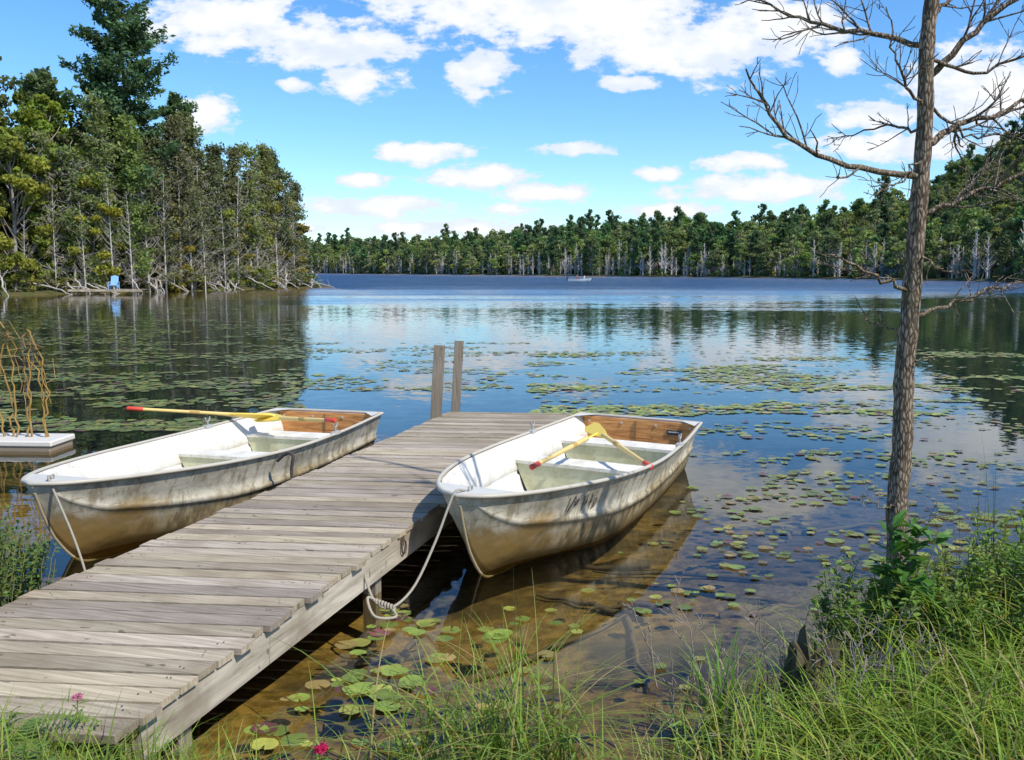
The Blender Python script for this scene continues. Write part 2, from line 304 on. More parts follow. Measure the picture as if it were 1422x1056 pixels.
lowz=rng_(nt,math_(nt,'ADD',zz_[2],math_(nt,'MULTIPLY_ADD',nA,.25,-.12)),.34,.17);grime=mixc(nt,rng_(nt,nB,.4,.6),(.32,.25,.13),(.15,.105,.045));c=mixc(nt,math_(nt,'MULTIPLY',lowz,.9),c,grime)
bow=math_(nt,'MULTIPLY',rng_(nt,math_(nt,'ADD',zz_[1],math_(nt,'MULTIPLY_ADD',nA,.8,-.4)),1.0,.45),rng_(nt,math_(nt,'ADD',zz_[2],math_(nt,'MULTIPLY_ADD',nA,.3,-.15)),.44,.30));c=mixc(nt,math_(nt,'MULTIPLY',bow,.85),c,mixc(nt,nB,(.20,.11,.028),(.38,.25,.07)))
wl=rng_(nt,math_(nt,'ADD',zz_[2],math_(nt,'MULTIPLY_ADD',nB,.06,-.03)),.12,.02);c=mixc(nt,math_(nt,'MULTIPLY',wl,.85),c,(.11,.07,.02))
dent=noise_(nt,o,5,2).outputs[0]
finish(nt,principled(nt,c,.8,.15,0,dent,.35,.03))
mi,nt=newmat('interior_paint');o=objc(nt);nA=noise_(nt,o,5,6,.65).outputs[0];nB=noise_(nt,o,28,4,.6).outputs[0];c=mixc(nt,rng_(nt,nA,.35,.65),(.62,.59,.51),(.80,.78,.73));c=mixc(nt,rng_(nt,nB,.58,.70,0,.6),c,(.40,.33,.23));c=mixc(nt,1.,c,attr(nt),'MULTIPLY')
finish(nt,principled(nt,c,.7,.2,0,nA,.1,.01))
mt,nt=newmat('transom_plywood');o=objc(nt);g1=noise_(nt,mapp(nt,o,(3,3,40)),1.2,7,.65,.8).outputs[0];g2=noise_(nt,o,7,4).outputs[0]
c=mixc(nt,rng_(nt,g1,.3,.7),(.38,.15,.045),(.78,.38,.13));c=mixc(nt,rng_(nt,g2,.58,.72,0,.6),c,(.22,.11,.04));finish(nt,principled(nt,c,.65,.3,0,g1,.2,.005))
def rowboat(loc,ang,marks,tilt=0.):
    e=empty('rowboat',loc,-ang);e.rotation_euler=(0,tilt,-ang)
    mb=MB();rows=[]
    for s in SS:
        xw,zw=sect(s);row=np.concatenate([np.stack([-xw[::-1],np.full(14,s),zw[::-1]],1),np.stack([xw[1:],np.full(13,s),zw[1:]],1)]);rows.append(row)
    def grid(rows,mat,flip,col=(1,1,1)):
        k=rows[0].shape[0];n=len(rows);F=[]
        for a in range(n-1):
            for b in range(k-1):
                q=(a*k+b,(a+1)*k+b,(a+1)*k+b+1,a*k+b+1);F.append(q[::-1] if flip else q)
        mb.add(np.concatenate(rows),F,col,mat,True)
    grid(rows,0,False)
    k=rows[0].shape[0];mb.add(rows[-1],[tuple(range(k))],(1,1,1),0);mb.add(rows[0],[tuple(range(k))[::-1]],(1,1,1),0)
    inn=[]
    for s,r in zip(SS,rows):
        if s<.06: continue
        q=r.copy();q[:,0]*=max(0,(bg_(s)-.022)/bg_(s));q[:,2]=np.maximum(q[:,2]+.02*(1-np.abs(q[:,0])/bg_(s)),.036);q[:,1]=min(s,LB-.012);q[[0,-1],2]=r[[0,-1],2]-.001;inn.append(q)
    grid(inn,1,True);mb.add(inn[-1],[tuple(range(k))[::-1]],(1,1,1),1)
    mb.obj('hull',[mh,mi],e)
    gc=(.50,.46,.38)
    mb=MB();s=SS[::-1];left=np.stack([-bg_(s)-.006,s,zg_(s)+.004],1);s=SS;right=np.stack([bg_(s)+.006,s,zg_(s)+.004],1)
    tube(mb,np.concatenate([left,[(0,-.035,zg_(0.)+.004)],right]),.016,8,gc)
    xt=bg_(LB);tube(mb,[(-xt,LB,.512),(-xt*.5,LB,.515),(xt*.5,LB,.515),(xt,LB,.512)],.016,8,gc)
    sd=np.linspace(0,.30,8);Vd=np.concatenate([np.stack([-bg_(sd),sd,zg_(sd)+.008],1),np.stack([bg_(sd),sd,zg_(sd)+.008],1)]);n=8
    mb.add(np.concatenate([Vd,Vd-np.array([0,0,.02])]),[(a,a+1,a+1+n,a+n) for a in range(n-1)][::1]+[(n-1,2*n+n-1,3*n+n-1,2*n-1)],(.60,.58,.52))
    tube(mb,[(0,.12,zg_(.12)+.01),(0,.12,zg_(.1)+.035),(0,.17,zg_(.1)+.035),(0,.17,zg_(.1)+.01)],.007,6,(.3,.3,.28))
    sk=np.linspace(.0,.9,20);tube(mb,np.stack([sk*0,sk-.008,zk_(sk)-.004],1),.011,6,(.36,.31,.20))
    for sx in (-1,1): mb.add([(sx*(xt-.01),LB-.02,.525),(sx*(xt-.2),LB-.02,.522),(sx*(xt-.01),LB-.24,.52)],[(0,1,2) if sx<0 else (0,2,1)],(.6,.58,.52))
    mb.obj('gunwale',[M_plain],e)
    mb=MB()
    for s0,dp in ((2.38,.29),(3.46,.30)):
        zt=.335;w0,w1=bg_(s0)*.895,bg_(s0+dp)*.895;b0,b1=w0*.80,w1*.80
        Vb=[(-w0,s0,zt),(w0,s0,zt),(w1,s0+dp,zt),(-w1,s0+dp,zt),(-b0,s0+.02,.03),(b0,s0+.02,.03),(b1,s0+dp,.03),(-b1,s0+dp,.03)]
        mb.add(Vb,[(0,1,2,3)],(1,1,1));mb.add(Vb,[(0,4,5,1),(2,6,7,3)],(.78,.80,.58))
        mb.add([(-w0,s0-.012,zt+.004),(w0,s0-.012,zt+.004),(w0,s0-.012,zt-.025),(-w0,s0-.012,zt-.025),(-w0,s0+.03,zt+.004),(w0,s0+.03,zt+.004)],[(0,3,2,1),(0,1,5,4)],(.95,.95,.9))
    for s0 in (1.0,1.45,1.9,2.15,2.95,3.2): 
        wf=bg_(s0)*.62*sstep(.3,1.3,s0)+.02;box(mb,(0,s0,.045),(2*wf,.035,.02),(.97,.97,.95))
    tube(mb,[(0,.7,.045),(0,4.1,.045)],.014,6,(.95,.95,.92))
    mb.obj('benches',[mi],e)
    mb=MB();xb=bg_(LB)*.935
    Vt=[(-xb,LB-.05,.50),(xb,LB-.05,.50),(xb*.93,LB-.05,.22),(-xb*.93,LB-.05,.22)];Vt=np.array(Vt+[(x,y+.03,z) for x,y,z in Vt])
    mb.add(Vt,[(0,3,2,1),(0,1,5,4),(2,3,7,6)],(1,1,1));mb.obj('transom_board',[mt],e)
    mb=MB()
    for sx in (-.55,-.18,.2,.57): box(mb,(sx,LB-.056,.455),(.02,.01,.02),(.5,.5,.48))
    box(mb,(-.02,LB-.058,.37),(.012,.014,.24),(.25,.15,.08))
    if marks: box(mb,(.40,LB-.057,.395),(.15,.008,.05),(.05,.05,.05));box(mb,(.40,LB-.063,.40),(.12,.004,.012),(.5,.5,.5))
    for sx in (-1,1):
        xo=sx*(bg_(2.95)-.005);box(mb,(xo,2.95,.505),(.05,.12,.03),(.45,.45,.43));a=np.linspace(math.pi*.95,math.pi*2.05,9)
        tube(mb,np.stack([np.full(9,xo),2.95+.038*np.cos(a),.60+.042*np.sin(a)],1),.008,6,(.35,.35,.33));tube(mb,[(xo,2.95,.50),(xo,2.95,.56)],.009,6,(.35,.35,.33))
    mb.obj('fittings',[M_plain],e)
    if marks:
        mb=MB();q=0
        def hp(s,t):
            f=sstep(.0,1.7,s);xw,zw=sect(s);xa=xw[10]+(xw[12]-xw[10])*t;za=zw[10]+(zw[12]-zw[10])*t;return np.array((xa+.004,s-.002,za))
        s=.80
        for ch in range(6):
            for st in range(3):
                a0=s+random.uniform(0,.03);a1=a0+random.uniform(-.03,.03);t0=random.uniform(.1,.5);t1=random.uniform(.6,1.0)
                if ch==2: continue
                tube(mb,[hp(a0,t0),hp((a0+a1)/2+.008,(t0+t1)/2),hp(a1,t1)],.0026,4,(.07,.065,.06))
            s+=.06
        mb.obj('registration_marks',[M_plain],e)
    return e
b2=rowboat((-.345,5.70,0),math.atan2(1.72,3.79),True,.01)
b1=rowboat((-3.33,6.06,-.01),math.atan2(1.26,4.05),False,-.01)
# ---------------------------------------------------------------- oars
def oar(p,q):
    mb=MB();p=Vector(p);q=Vector(q);L=(q-p).length
    ys=np.linspace(0,L-.45,8);tube(mb,np.stack([ys*0,ys,ys*0],1),np.linspace(.018,.023,8),8,(.78,.56,.20))
    tube(mb,[(0,-.005,0),(0,.01,0),(0,.08,0),(0,.15,0),(0,.16,0)],[.016,.025,.022,.025,.019],10,(.66,.07,.04))
    tube(mb,[(0,L-.9,0),(0,L-.8,0)],.026,8,(.5,.32,.1))
    yb=np.linspace(L-.52,L,9);wb=np.interp(yb,[L-.52,L-.4,L-.12,L-.02,L],[.018,.050,.080,.072,.055]);Vt=np.concatenate([np.stack([-wb,yb,yb*0+.008],1),np.stack([wb,yb,yb*0+.008],1),np.stack([-wb,yb,yb*0-.008],1),np.stack([wb,yb,yb*0-.008],1)])
    F=[]
    for a in range(8): F+=[(a,a+9,a+10,a+1)[::1],(a+18,a+19,a+28,a+27),(a,a+1,a+19,a+18),(a+9,a+27,a+28,a+10)]
    F+=[(8,17,35,26)];mb.add(Vt,F,(.82,.60,.10))
    o=mb.obj('oar',[M_plain]);o.location=p
    d=(q-p).normalized();x=d.cross(Vector((0,0,1))).normalized();z=x.cross(d);x2=x*math.cos(.5)+z*math.sin(.5);z2=x2.cross(d)
    o.rotation_euler=Matrix((x2,d,z2)).transposed().to_euler();return o
oar((-4.05,9.22,.66),(-2.55,9.50,.52));oar((-1.76,8.70,.62),(-2.80,9.62,.50))
oar((.155,6.94,.54),(.88,8.74,.50));oar((1.14,7.12,.50),(.78,8.80,.55))
# ---------------------------------------------------------------- ropes
def smoothpath(pts,n=30):
    pts=np.array(pts,float);t=np.linspace(0,1,len(pts));u=np.linspace(0,1,n);return np.stack([crom(t,pts[:,k],u) for k in range(3)],1)
rc=(.46,.41,.33)
mb=MB();r0=(-.315,5.80,.640)
tube(mb,smoothpath([r0,(-.37,5.70,.66),(-.41,5.66,.58),(-.50,5.55,.35),(-.62,5.38,.12),(-.74,5.22,.05),(-.84,5.22,.09),(-.90,5.28,.20),(-.91,5.30,.24)],40),.0085,7,rc)
tube(mb,smoothpath([(-.74,5.22,.05),(-.70,5.12,.03),(-.82,5.08,.05),(-.88,5.20,.12),(-.80,5.24,.07)],24),.009,7,rc)
for k in range(7):
    a=np.linspace(0,2*np.pi,9);c=np.array((-.72-.018*k,5.21+.002*k,.05+.006*k));tube(mb,c+np.stack([a*0+.003*np.cos(a),.015*np.cos(a),.015*np.sin(a)],1),.007,6,rc)
mb.obj('mooring_rope',[M_rope])
mb=MB();tube(mb,smoothpath([(-3.295,6.20,.630),(-3.27,6.12,.655),(-3.21,6.06,.58),(-3.06,5.98,.30),(-2.95,5.9,.08),(-2.92,5.88,-.05)],30),.0085,7,rc);mb.obj('mooring_rope',[M_rope])
mb=MB();c0=np.array((-1.95,7.56,0));tube(mb,smoothpath([c0+(-.1,.03,.45),c0+(0,0,.53),c0+(.05,-.01,.50),c0+(.03,0,.36),c0+(.06,-.02,.20),c0+(.15,-.06,.22),c0+(.25,-.1,.30)],30),.014,7,(.10,.09,.08));mb.obj('boat_tie_rope',[M_rope])
# ---------------------------------------------------------------- floating block with dry stalks
e=empty('foam_dock_float',(-6.0,10.45,-.04),-.06);mb=MB();box(mb,(0,0,.13),(1.30,.52,.07),(.66,.62,.55));box(mb,(0,0,.03),(1.25,.49,.13),(.26,.21,.15));
o=mb.obj('float_block',[M_plain],e);bv=o.modifiers.new('b','BEVEL');bv.width=.015
mb=MB()
for k in range(11):
    x0=random.uniform(-.5,.5);h=random.uniform(.9,1.4);x1=x0+random.uniform(.1,.35)*random.choice((-1,1));pts=[(x0,0,.15),(x0+random.uniform(-.08,.08),.02,.15+h*.5),(x0+(x1-x0)*.5,0,.15+h),(x1,.03,.15+h*random.uniform(.75,.95)),(x1+.04,0,.15+h*random.uniform(.2,.7))]
    pp=smoothpath(pts,24);pp+=rng.normal(size=pp.shape)*.018;tube(mb,pp,np.linspace(.013,.004,24),5,(.38,.24,.08))
    for q in range(3):
        i=random.randint(8,20);tube(mb,[pp[i],pp[i]+rng.normal(size=3)*.08,pp[i]+rng.normal(size=3)*.16],[.006,.005,.003],4,(.36,.25,.10))
mb.obj('dry_stalks',[M_bark],e)
# ---------------------------------------------------------------- trees
def trunk(mb,H,r,lean=0,col=(.16,.13,.10),n=10,sides=7,top=1.):
    t=np.linspace(0,top,n);p=np.stack([lean*t*H+np.sin(t*4+lean*9)*.012*H*t,np.cos(t*3)*.008*H*t,t*H],1);p[0,2]-=.6;tube(mb,p,r*(1-t*.9)+.01,sides,col,1);return lambda z:np.array([np.interp(z,p[:,2],p[:,0]),np.interp(z,p[:,2],p[:,1]),z])
def pine(H=29,seed=0,nb=1.0,cs=.30,W=5.6,c0=(.085,.150,.055)):
    r=np.random.default_rng(seed);mb=MB();tr=trunk(mb,H,.42,0,(.16,.12,.09),sides=8);z=.25*H
    while z<H*.985:
        f=(z/H-.25)/.75;R=(W*(1-f)**.55*(.70+.6*f)+.4)*(.82+.28*np.sin(z*1.9+seed));
        for b in range(int(r.integers(4,8))):
            a=r.uniform(0,2*np.pi);L=R*r.uniform(.5,1.2);d=np.array([np.cos(a),np.sin(a),0.]);p0=tr(z)
            rise=r.uniform(.05,.25)+.2*f;t=np.linspace(0,1,5);path=p0+d*L*t[:,None];path[:,2]+=L*(rise*t**1.6)-.05*L*np.sin(t*3)
            tube(mb,path,np.linspace(.07,.02,5)*(1.2-f),4,(.15,.12,.09),1,cap=False)
            n=int(75*nb*(.4+L/5));u=r.uniform(.2,1.05,n)**.8;C=np.stack([np.interp(u,t,path[:,k]) for k in range(3)],1)
            side=np.array([-d[1],d[0],0.]);C+=side*(r.normal(size=n)*.32*L*.5*(1.15-u*.5))[:,None];C[:,2]+=r.normal(size=n)*.22+.15
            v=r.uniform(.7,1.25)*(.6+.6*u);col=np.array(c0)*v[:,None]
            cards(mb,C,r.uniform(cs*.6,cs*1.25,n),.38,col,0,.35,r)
        z+=r.uniform(.45,.95)*(1.15-.4*f)
    return mb.mesh('pine_mesh',[M_leaf,M_barkf])
def broad(H=18,W=4.2,seed=0,ncl=42,per=150,cs=.26,base=.22,c0=(.12,.165,.04),yel=.2,bare=0.,sc_=.25):
    r=np.random.default_rng(seed);mb=MB();tr=trunk(mb,H*.9,.18+H*.005,r.uniform(-.03,.03),(.30,.27,.23),sides=6)
    for k in range(ncl):
        f=r.uniform(0,1);z=H*(base+(1-base)*f);prof=np.sin(np.clip((f*.86+.14),0,1)*np.pi)**.6;a=r.uniform(0,2*np.pi);R=W*prof*r.uniform(.25,1.0)**.6
        c=tr(z)*[1,1,0]+[R*np.cos(a),R*np.sin(a),z]
        p0=tr(max(H*.12,z-R*.9-1));md=(p0+c)/2+[0,0,-.3];tube(mb,[p0,md,c],[.08,.05,.02],4,(.30,.26,.22),1,cap=False)
        s=r.uniform(.5,1.1)*W*sc_;n=int(per*r.uniform(.6,1.3));q=r.normal(size=(n,3));q/=np.linalg.norm(q,axis=1)[:,None];q*=r.uniform(.35,1,n)[:,None]**.5;q*=s*np.array([1.1,1.1,.75])
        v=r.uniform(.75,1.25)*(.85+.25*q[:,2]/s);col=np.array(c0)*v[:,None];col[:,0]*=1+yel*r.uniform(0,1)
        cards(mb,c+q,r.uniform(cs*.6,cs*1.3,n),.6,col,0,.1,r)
    return mb.mesh('broad_mesh',[M_leaf,M_barkf])
def cedar(H=15,W=2.2,seed=0,green=.6,cs=.20,nb=1.,c0=(.18,.215,.075)):
    r=np.random.default_rng(seed);mb=MB();tr=trunk(mb,H,.15,r.uniform(-.05,.06),(.40,.36,.31),sides=6);z=.06*H
    while z<H*.99:
        f=z/H;R=W*(1-f)**.6*r.uniform(.6,1.15)+.3
        for b in range(int(r.integers(3,6))):
            a=r.uniform(0,2*np.pi);L=R*r.uniform(.5,1.25);d=np.array([np.cos(a),np.sin(a),0.]);p0=tr(z);t=np.linspace(0,1,4)
            path=p0+d*L*t[:,None];path[:,2]+=L*(-.2*t+.45*t**2);tube(mb,path,np.linspace(.035,.012,4),3,(.44,.40,.34),1,cap=False)
            n=int(8*nb);u=r.uniform(.2,1,n);C=np.stack([np.interp(u,t,path[:,k]) for k in range(3)],1);E=C+r.normal(size=(n,3))*.24+d*.3+[0,0,-.1]
            for q in range(n): tube(mb,[C[q],(C[q]+E[q])/2,E[q]],[.014,.012,.006],3,(.46,.42,.35),1,cap=False)
            if r.uniform()<green*(.45+.9*f):
                n=int(60*nb);u=r.uniform(.3,1.1,n);C=np.stack([np.interp(u,t,path[:,k]) for k in range(3)],1)+r.normal(size=(n,3))*[.34,.34,.26]
                col=np.array(c0)*(r.uniform(.7,1.25)*r.uniform(.8,1.2,n))[:,None];cards(mb,C,r.uniform(cs*.5,cs*1.2,n),.5,col,0,.0,r)
        z+=r.uniform(.24,.46)
    return mb.mesh('cedar_mesh',[M_leaf,M_barkf])
def deadtree(H=11,seed=0,th=.09,nb=26):
    r=np.random.default_rng(seed);mb=MB();tr=trunk(mb,H,th*1.3,r.uniform(-.05,.05),(.50,.47,.43),sides=5)
    for k in range(nb):
        z=H*r.uniform(.12,.97);a=r.uniform(0,6.28);L=r.uniform(.6,2.0)*(1.15-z/H);d=np.array([np.cos(a),np.sin(a),.7]);p=tr(z);tube(mb,[p,p+d*L*.5,p+d*L+[0,0,.3*L]],[th*.5,th*.35,th*.2],3,(.48,.45,.41),1,cap=False)
    return mb.mesh('dead_tree_mesh',[M_leaf,M_barkf])
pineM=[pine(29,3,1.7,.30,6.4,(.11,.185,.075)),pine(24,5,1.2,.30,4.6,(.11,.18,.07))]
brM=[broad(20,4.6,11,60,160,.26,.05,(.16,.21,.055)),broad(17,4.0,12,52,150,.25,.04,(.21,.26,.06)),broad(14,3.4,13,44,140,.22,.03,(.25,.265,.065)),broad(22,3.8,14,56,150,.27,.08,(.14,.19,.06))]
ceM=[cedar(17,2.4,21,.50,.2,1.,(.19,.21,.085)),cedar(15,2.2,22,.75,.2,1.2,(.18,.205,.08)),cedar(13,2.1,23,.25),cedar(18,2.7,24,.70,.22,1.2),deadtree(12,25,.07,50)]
def place(name,me,x,y,s=1.,sxy=None):
    o=bpy.data.objects.new(name,me);COL.objects.link(o);z=float(height(np.array([x]),np.array([y]))[0][0]);o.location=(x,y,max(z,0)-.05);k=sxy or s;o.scale=(k,k,s);o.rotation_euler=(0,0,random.uniform(0,6.28));return o
place('white_pine_tree',pineM[0],-38.2,90,1.05,1.0);place('white_pine_tree',pineM[1],-46,90,.88);place('white_pine_tree',pineM[1],-53,88,.88);place('white_pine_tree',pineM[1],-36.3,98,.85)
for x,y,k,s in [(-50,83,0,1.0),(-47,81,1,1.0),(-44.5,80,2,1.0),(-52,90,3,1.05),(-48,93,0,1.05),(-43,85,1,1.05),(-41,84,3,.68),(-55,84,1,1.1),(-43,95,3,.95),(-45.8,79.5,2,.7),(-37,93,3,.78),(-50,79,2,1.05),(-57,80,0,1.),(-62,84,0,1.2),(-33.5,99,1,.8),(-29.5,106,2,1.0),(-34.6,91,2,.62),(-31.5,99.5,2,.8),(-27.5,109,2,.75),(-39.5,84,2,.8)]:
    place('broadleaf_tree',brM[k],x,y,s)
for x,y,k,s in [(-38.5,84.5,0,1.05),(-36.8,87,3,.92),(-35.3,89.5,1,1.0),(-34.2,92,0,1.0),(-34.5,96,3,1.0),(-32.8,94.5,2,1.1),(-31.8,97,1,1.0),(-30.8,99,0,.88),(-29.6,101,2,1.2),(-28.4,104.5,0,.95),(-28.6,108,3,.88),(-27.2,107,2,1.05),(-26.8,110,1,.82),(-42.2,82.5,2,1.1),(-40.5,82.7,2,1.0),(-33.5,94,1,.8),(-30,103,1,.85)]:
    place('cedar_tree',ceM[k],x,y,s)
for x,y,s in [(-35.6,87.5,1.),(-33.2,92.4,1.1),(-31.,96.5,.9),(-28.9,101.8,1.),(-26.4,108.5,.8),(-37.6,84.2,.9),(-41.6,81.3,.8),(-27.6,105.2,1.1),(-36.4,85.6,.8),(-34.6,89.2,.95),(-32.2,93.6,.8),(-30.2,98.4,1.05),(-39.3,82.2,.7),(-43.2,79.2,.6)]: place('dead_tree',ceM[4],x,y,s)
# ---- instancing of forest masses
def scatter(name,P,R,Sc,I,meshes):
    src=bpy.data.collections.new(name+'_kinds')
    for k,mm in enumerate(meshes):
        o=bpy.data.objects.new('%s_kind_%02d'%(name,k),mm);src.objects.link(o)
    me=bpy.data.meshes.new(name);me.vertices.add(len(P));me.vertices.foreach_set('co',np.asarray(P,np.float32).ravel())
    for nm,ty,d in (('rot','FLOAT_VECTOR',R),('scl','FLOAT_VECTOR',Sc)):
        a=me.attributes.new(nm,ty,'POINT');a.data.foreach_set('vector',np.asarray(d,np.float32).ravel())
    a=me.attributes.new('idx','INT','POINT');a.data.foreach_set('value',np.asarray(I,np.int32))
    ob=bpy.data.objects.new(name,me);COL.objects.link(ob)
    ng=bpy.data.node_groups.new(name,'GeometryNodeTree');ng.interface.new_socket('Geometry',in_out='INPUT',socket_type='NodeSocketGeometry');ng.interface.new_socket('Geometry',in_out='OUTPUT',socket_type='NodeSocketGeometry')
    gi=ng.nodes.new('NodeGroupInput');go=ng.nodes.new('NodeGroupOutput');ip=ng.nodes.new('GeometryNodeInstanceOnPoints');ci=ng.nodes.new('GeometryNodeCollectionInfo')
    ci.inputs['Collection'].default_value=src;ci.inputs['Separate Children'].default_value=True;ci.inputs['Reset Children'].default_value=True
    def na_(n,t):
        q=ng.nodes.new('GeometryNodeInputNamedAttribute');q.data_type=t;q.inputs['Name'].default_value=n;return q.outputs[0]
    L=ng.links;L.new(gi.outputs[0],ip.inputs['Points']);L.new(ci.outputs[0],ip.inputs['Instance']);ip.inputs['Pick Instance'].default_value=True
    L.new(na_('idx','INT'),ip.inputs['Instance Index']);L.new(na_('rot','FLOAT_VECTOR'),ip.inputs['Rotation']);L.new(na_('scl','FLOAT_VECTOR'),ip.inputs['Scale']);L.new(ip.outputs[0],go.inputs[0])
    md=ob.modifiers.new('scatter','NODES');md.node_group=ng;return ob
farM=[broad(9.5,3.7,31,34,40,.38,.02,(.22,.29,.10),.2,0,.27),broad(10.5,3.9,32,34,40,.38,.02,(.17,.24,.085),.2,0,.27),broad(8.5,3.4,33,32,40,.36,.02,(.29,.345,.115),.2,0,.27),pine(14,34,.35,.5,3.0,(.10,.165,.075)),broad(10,3.0,35,32,40,.36,.04,(.31,.355,.17),.1,0,.27),cedar(10,2.0,36,.7,.42,.4,(.15,.20,.08)),deadtree(10,37,.22,50),broad(3.2,2.2,38,14,36,.33,.0,(.23,.29,.085)),deadtree(8.5,39,.20,46)]  # broadleaf crowns paler and less saturated, distance haze mixed into leaf colour
N0=28000;a=rng.uniform(-.72,.88,N0);yv=rng.uniform(135,880,N0);x=a*yv;hz,d=height(x,yv)
dens=np.where(d<14,.7,np.where(d<170,.55,.12))*np.clip(yv/520,.3,1.)
ok=(d>1.5)&(d<230)&(rng.uniform(size=N0)<dens)
fr_=[]
far_pts=LK[22:31]
for p,q in zip(far_pts[:-1],far_pts[1:]):
    n=int(np.hypot(*(q-p))/.85);t=rng.uniform(0,1,n)[:,None];nr=np.array([-(q-p)[1],(q-p)[0]]);nr=nr/np.hypot(*nr);fr_.append(p+(q-p)*t-nr*rng.uniform(.5,14,n)[:,None])
fp=np.concatenate(fr_);hz2,d2=height(fp[:,0],fp[:,1]);k2=d2>.5;fp=fp[k2];hz2=hz2[k2];d2=d2[k2]
I1=rng.choice([0,1,2,3,4,5],size=ok.sum(),p=[.25,.24,.17,.12,.14,.08]);rr2=rng.uniform(size=len(fp))
gray=(wob(fp[:,0],fp[:,1],.03)>-.55)
I2=np.where((d2<1.6)&(rr2<.35),7,np.where(gray&(d2<9.5),np.where(rr2<.45,6,np.where(rr2<.90,8,5)),rng.choice([0,1,2,4,5,6,3],size=len(fp))))
P=np.concatenate([np.stack([x[ok],yv[ok],hz[ok]-.3],1),np.stack([fp[:,0],fp[:,1],hz2-.2],1)]);I=np.concatenate([I1,I2]);n=len(P)
s=rng.uniform(.6,1.35,n);s=s*np.where(np.arange(n)>=len(I1),.85,1);s*=np.where(P[:,1]>330,1.12,1.)
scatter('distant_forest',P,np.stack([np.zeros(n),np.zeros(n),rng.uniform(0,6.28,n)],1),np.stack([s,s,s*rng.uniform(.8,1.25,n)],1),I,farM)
# background mass behind left shore
N0=1300;x=rng.uniform(-105,-24,N0);yv=rng.uniform(76,175,N0);hz,d=height(x,yv);ok=(d>4)&((x/yv)>-.72)&((d>7)|(rng.uniform(size=N0)<.3))&(rng.uniform(size=N0)<.32)
P=np.stack([x[ok],yv[ok],hz[ok]-.2],1);n=len(P);edge=sstep(-50,-26,P[:,0]);s=rng.uniform(.65,1.0,n)*(1-.38*edge)
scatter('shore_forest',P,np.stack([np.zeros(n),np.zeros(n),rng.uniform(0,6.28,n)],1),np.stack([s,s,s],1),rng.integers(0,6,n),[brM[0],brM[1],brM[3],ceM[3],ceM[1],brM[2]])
shM=[broad(2.6,1.5,41,18,90,.12,.0,(.17,.25,.05)),broad(2.0,1.7,42,18,90,.11,.0,(.24,.27,.06))]
pts=[]
for p,q in zip(LK[35:41],np.roll(LK,-1,0)[35:41]):
    n=int(np.hypot(*(q-p))*1.8);t=rng.uniform(0,1,n)[:,None];nr=np.array([-(q-p)[1],(q-p)[0]]);nr=nr/np.hypot(*nr);pts.append(p+(q-p)*t-nr*rng.uniform(.3,4,n)[:,None])
p=np.concatenate(pts);hz,d=height(p[:,0],p[:,1]);k=d>-.3;p=p[k];hz=hz[k];n=len(p);s=rng.uniform(.4,1.2,n)
scatter('shoreline_shrubs',np.stack([p[:,0],p[:,1],np.maximum(hz,0)-.1],1),np.stack([np.zeros(n),np.zeros(n),rng.uniform(0,6.28,n)],1),np.stack([s,s,s*rng.uniform(.6,1,n)],1),rng.integers(0,2,n),shM)
mb=MB()
for k in range(34):
    t=random.random();i0=random.randint(35,39);p0=LK[i0]+(LK[i0+1]-LK[i0])*t;x0,y0=p0[0]-1.,p0[1]+.5;aa=random.uniform(-1.4,.9);L=random.uniform(1.5,4.5)
    pp=np.array([(x0,y0,.5+random.uniform(0,1.6)),(x0+.5*L*math.cos(aa),y0-.5*L*abs(math.sin(aa))-.4,.4+random.random()*.4),(x0+L*math.cos(aa),y0-L*abs(math.sin(aa))-.8,-.1)]);pp=smoothpath(pp,10)+rng.normal(size=(10,3))*.05;tube(mb,pp,np.linspace(.10,.03,10),6,(.50,.46,.41))
    for q in range(3):
        i=random.randint(1,7);tube(mb,[pp[i],pp[i]+rng.normal(size=3)*.3+[0,0,.3],pp[i]+rng.normal(size=3)*.6+[0,0,.6]],[.03,.02,.01],4,(.46,.42,.37))
mb.obj('driftwood_logs',[M_bark])
# ---------------------------------------------------------------- far dock with chair
e=empty('small_dock',(-36.2,79.8,0),.05);mb=MB()
for k in range(34): box(mb,(-3.1+k*.19,0,.42+random.uniform(-.01,.01)),(.17,1.4,.04),(random.random(),.5,.5))
for xx_ in (-2.9,0,2.9):
    for yy0 in (-.6,.6): box(mb,(xx_,yy0,0),(.12,.12,.9),(.3,.3,.3))
box(mb,(0,-.71,.32),(6.4,.04,.16),(.9,.5,.5));mb.obj('deck',[M_dock],e)
e=empty('adirondack_chair',(-35.6,79.7,.45),.15);mb=MB();blue=(.25,.48,.78)
for k in range(5): box(mb,(-.26+k*.13,.30,.70),(.115,.03,.95+.08*(2-abs(k-2))),blue,0,Euler((-.3,0,0)).to_matrix())
for k in range(4): box(mb,(0,-.35+k*.15,.38-.03*k),(.66,.13,.03),(.6,.68,.8))
for sx in (-.36,.36):
    box(mb,(sx,-.05,.62),(.14,.75,.03),(.6,.68,.8));box(mb,(sx,-.36,.30),(.05,.08,.62),blue);box(mb,(sx*.9,.1,.22),(.05,.85,.1),blue,0,Euler((-.25,0,0)).to_matrix());box(mb,(sx,.3,.3),(.05,.07,.62),blue)
mb.obj('slats',[M_plain],e)
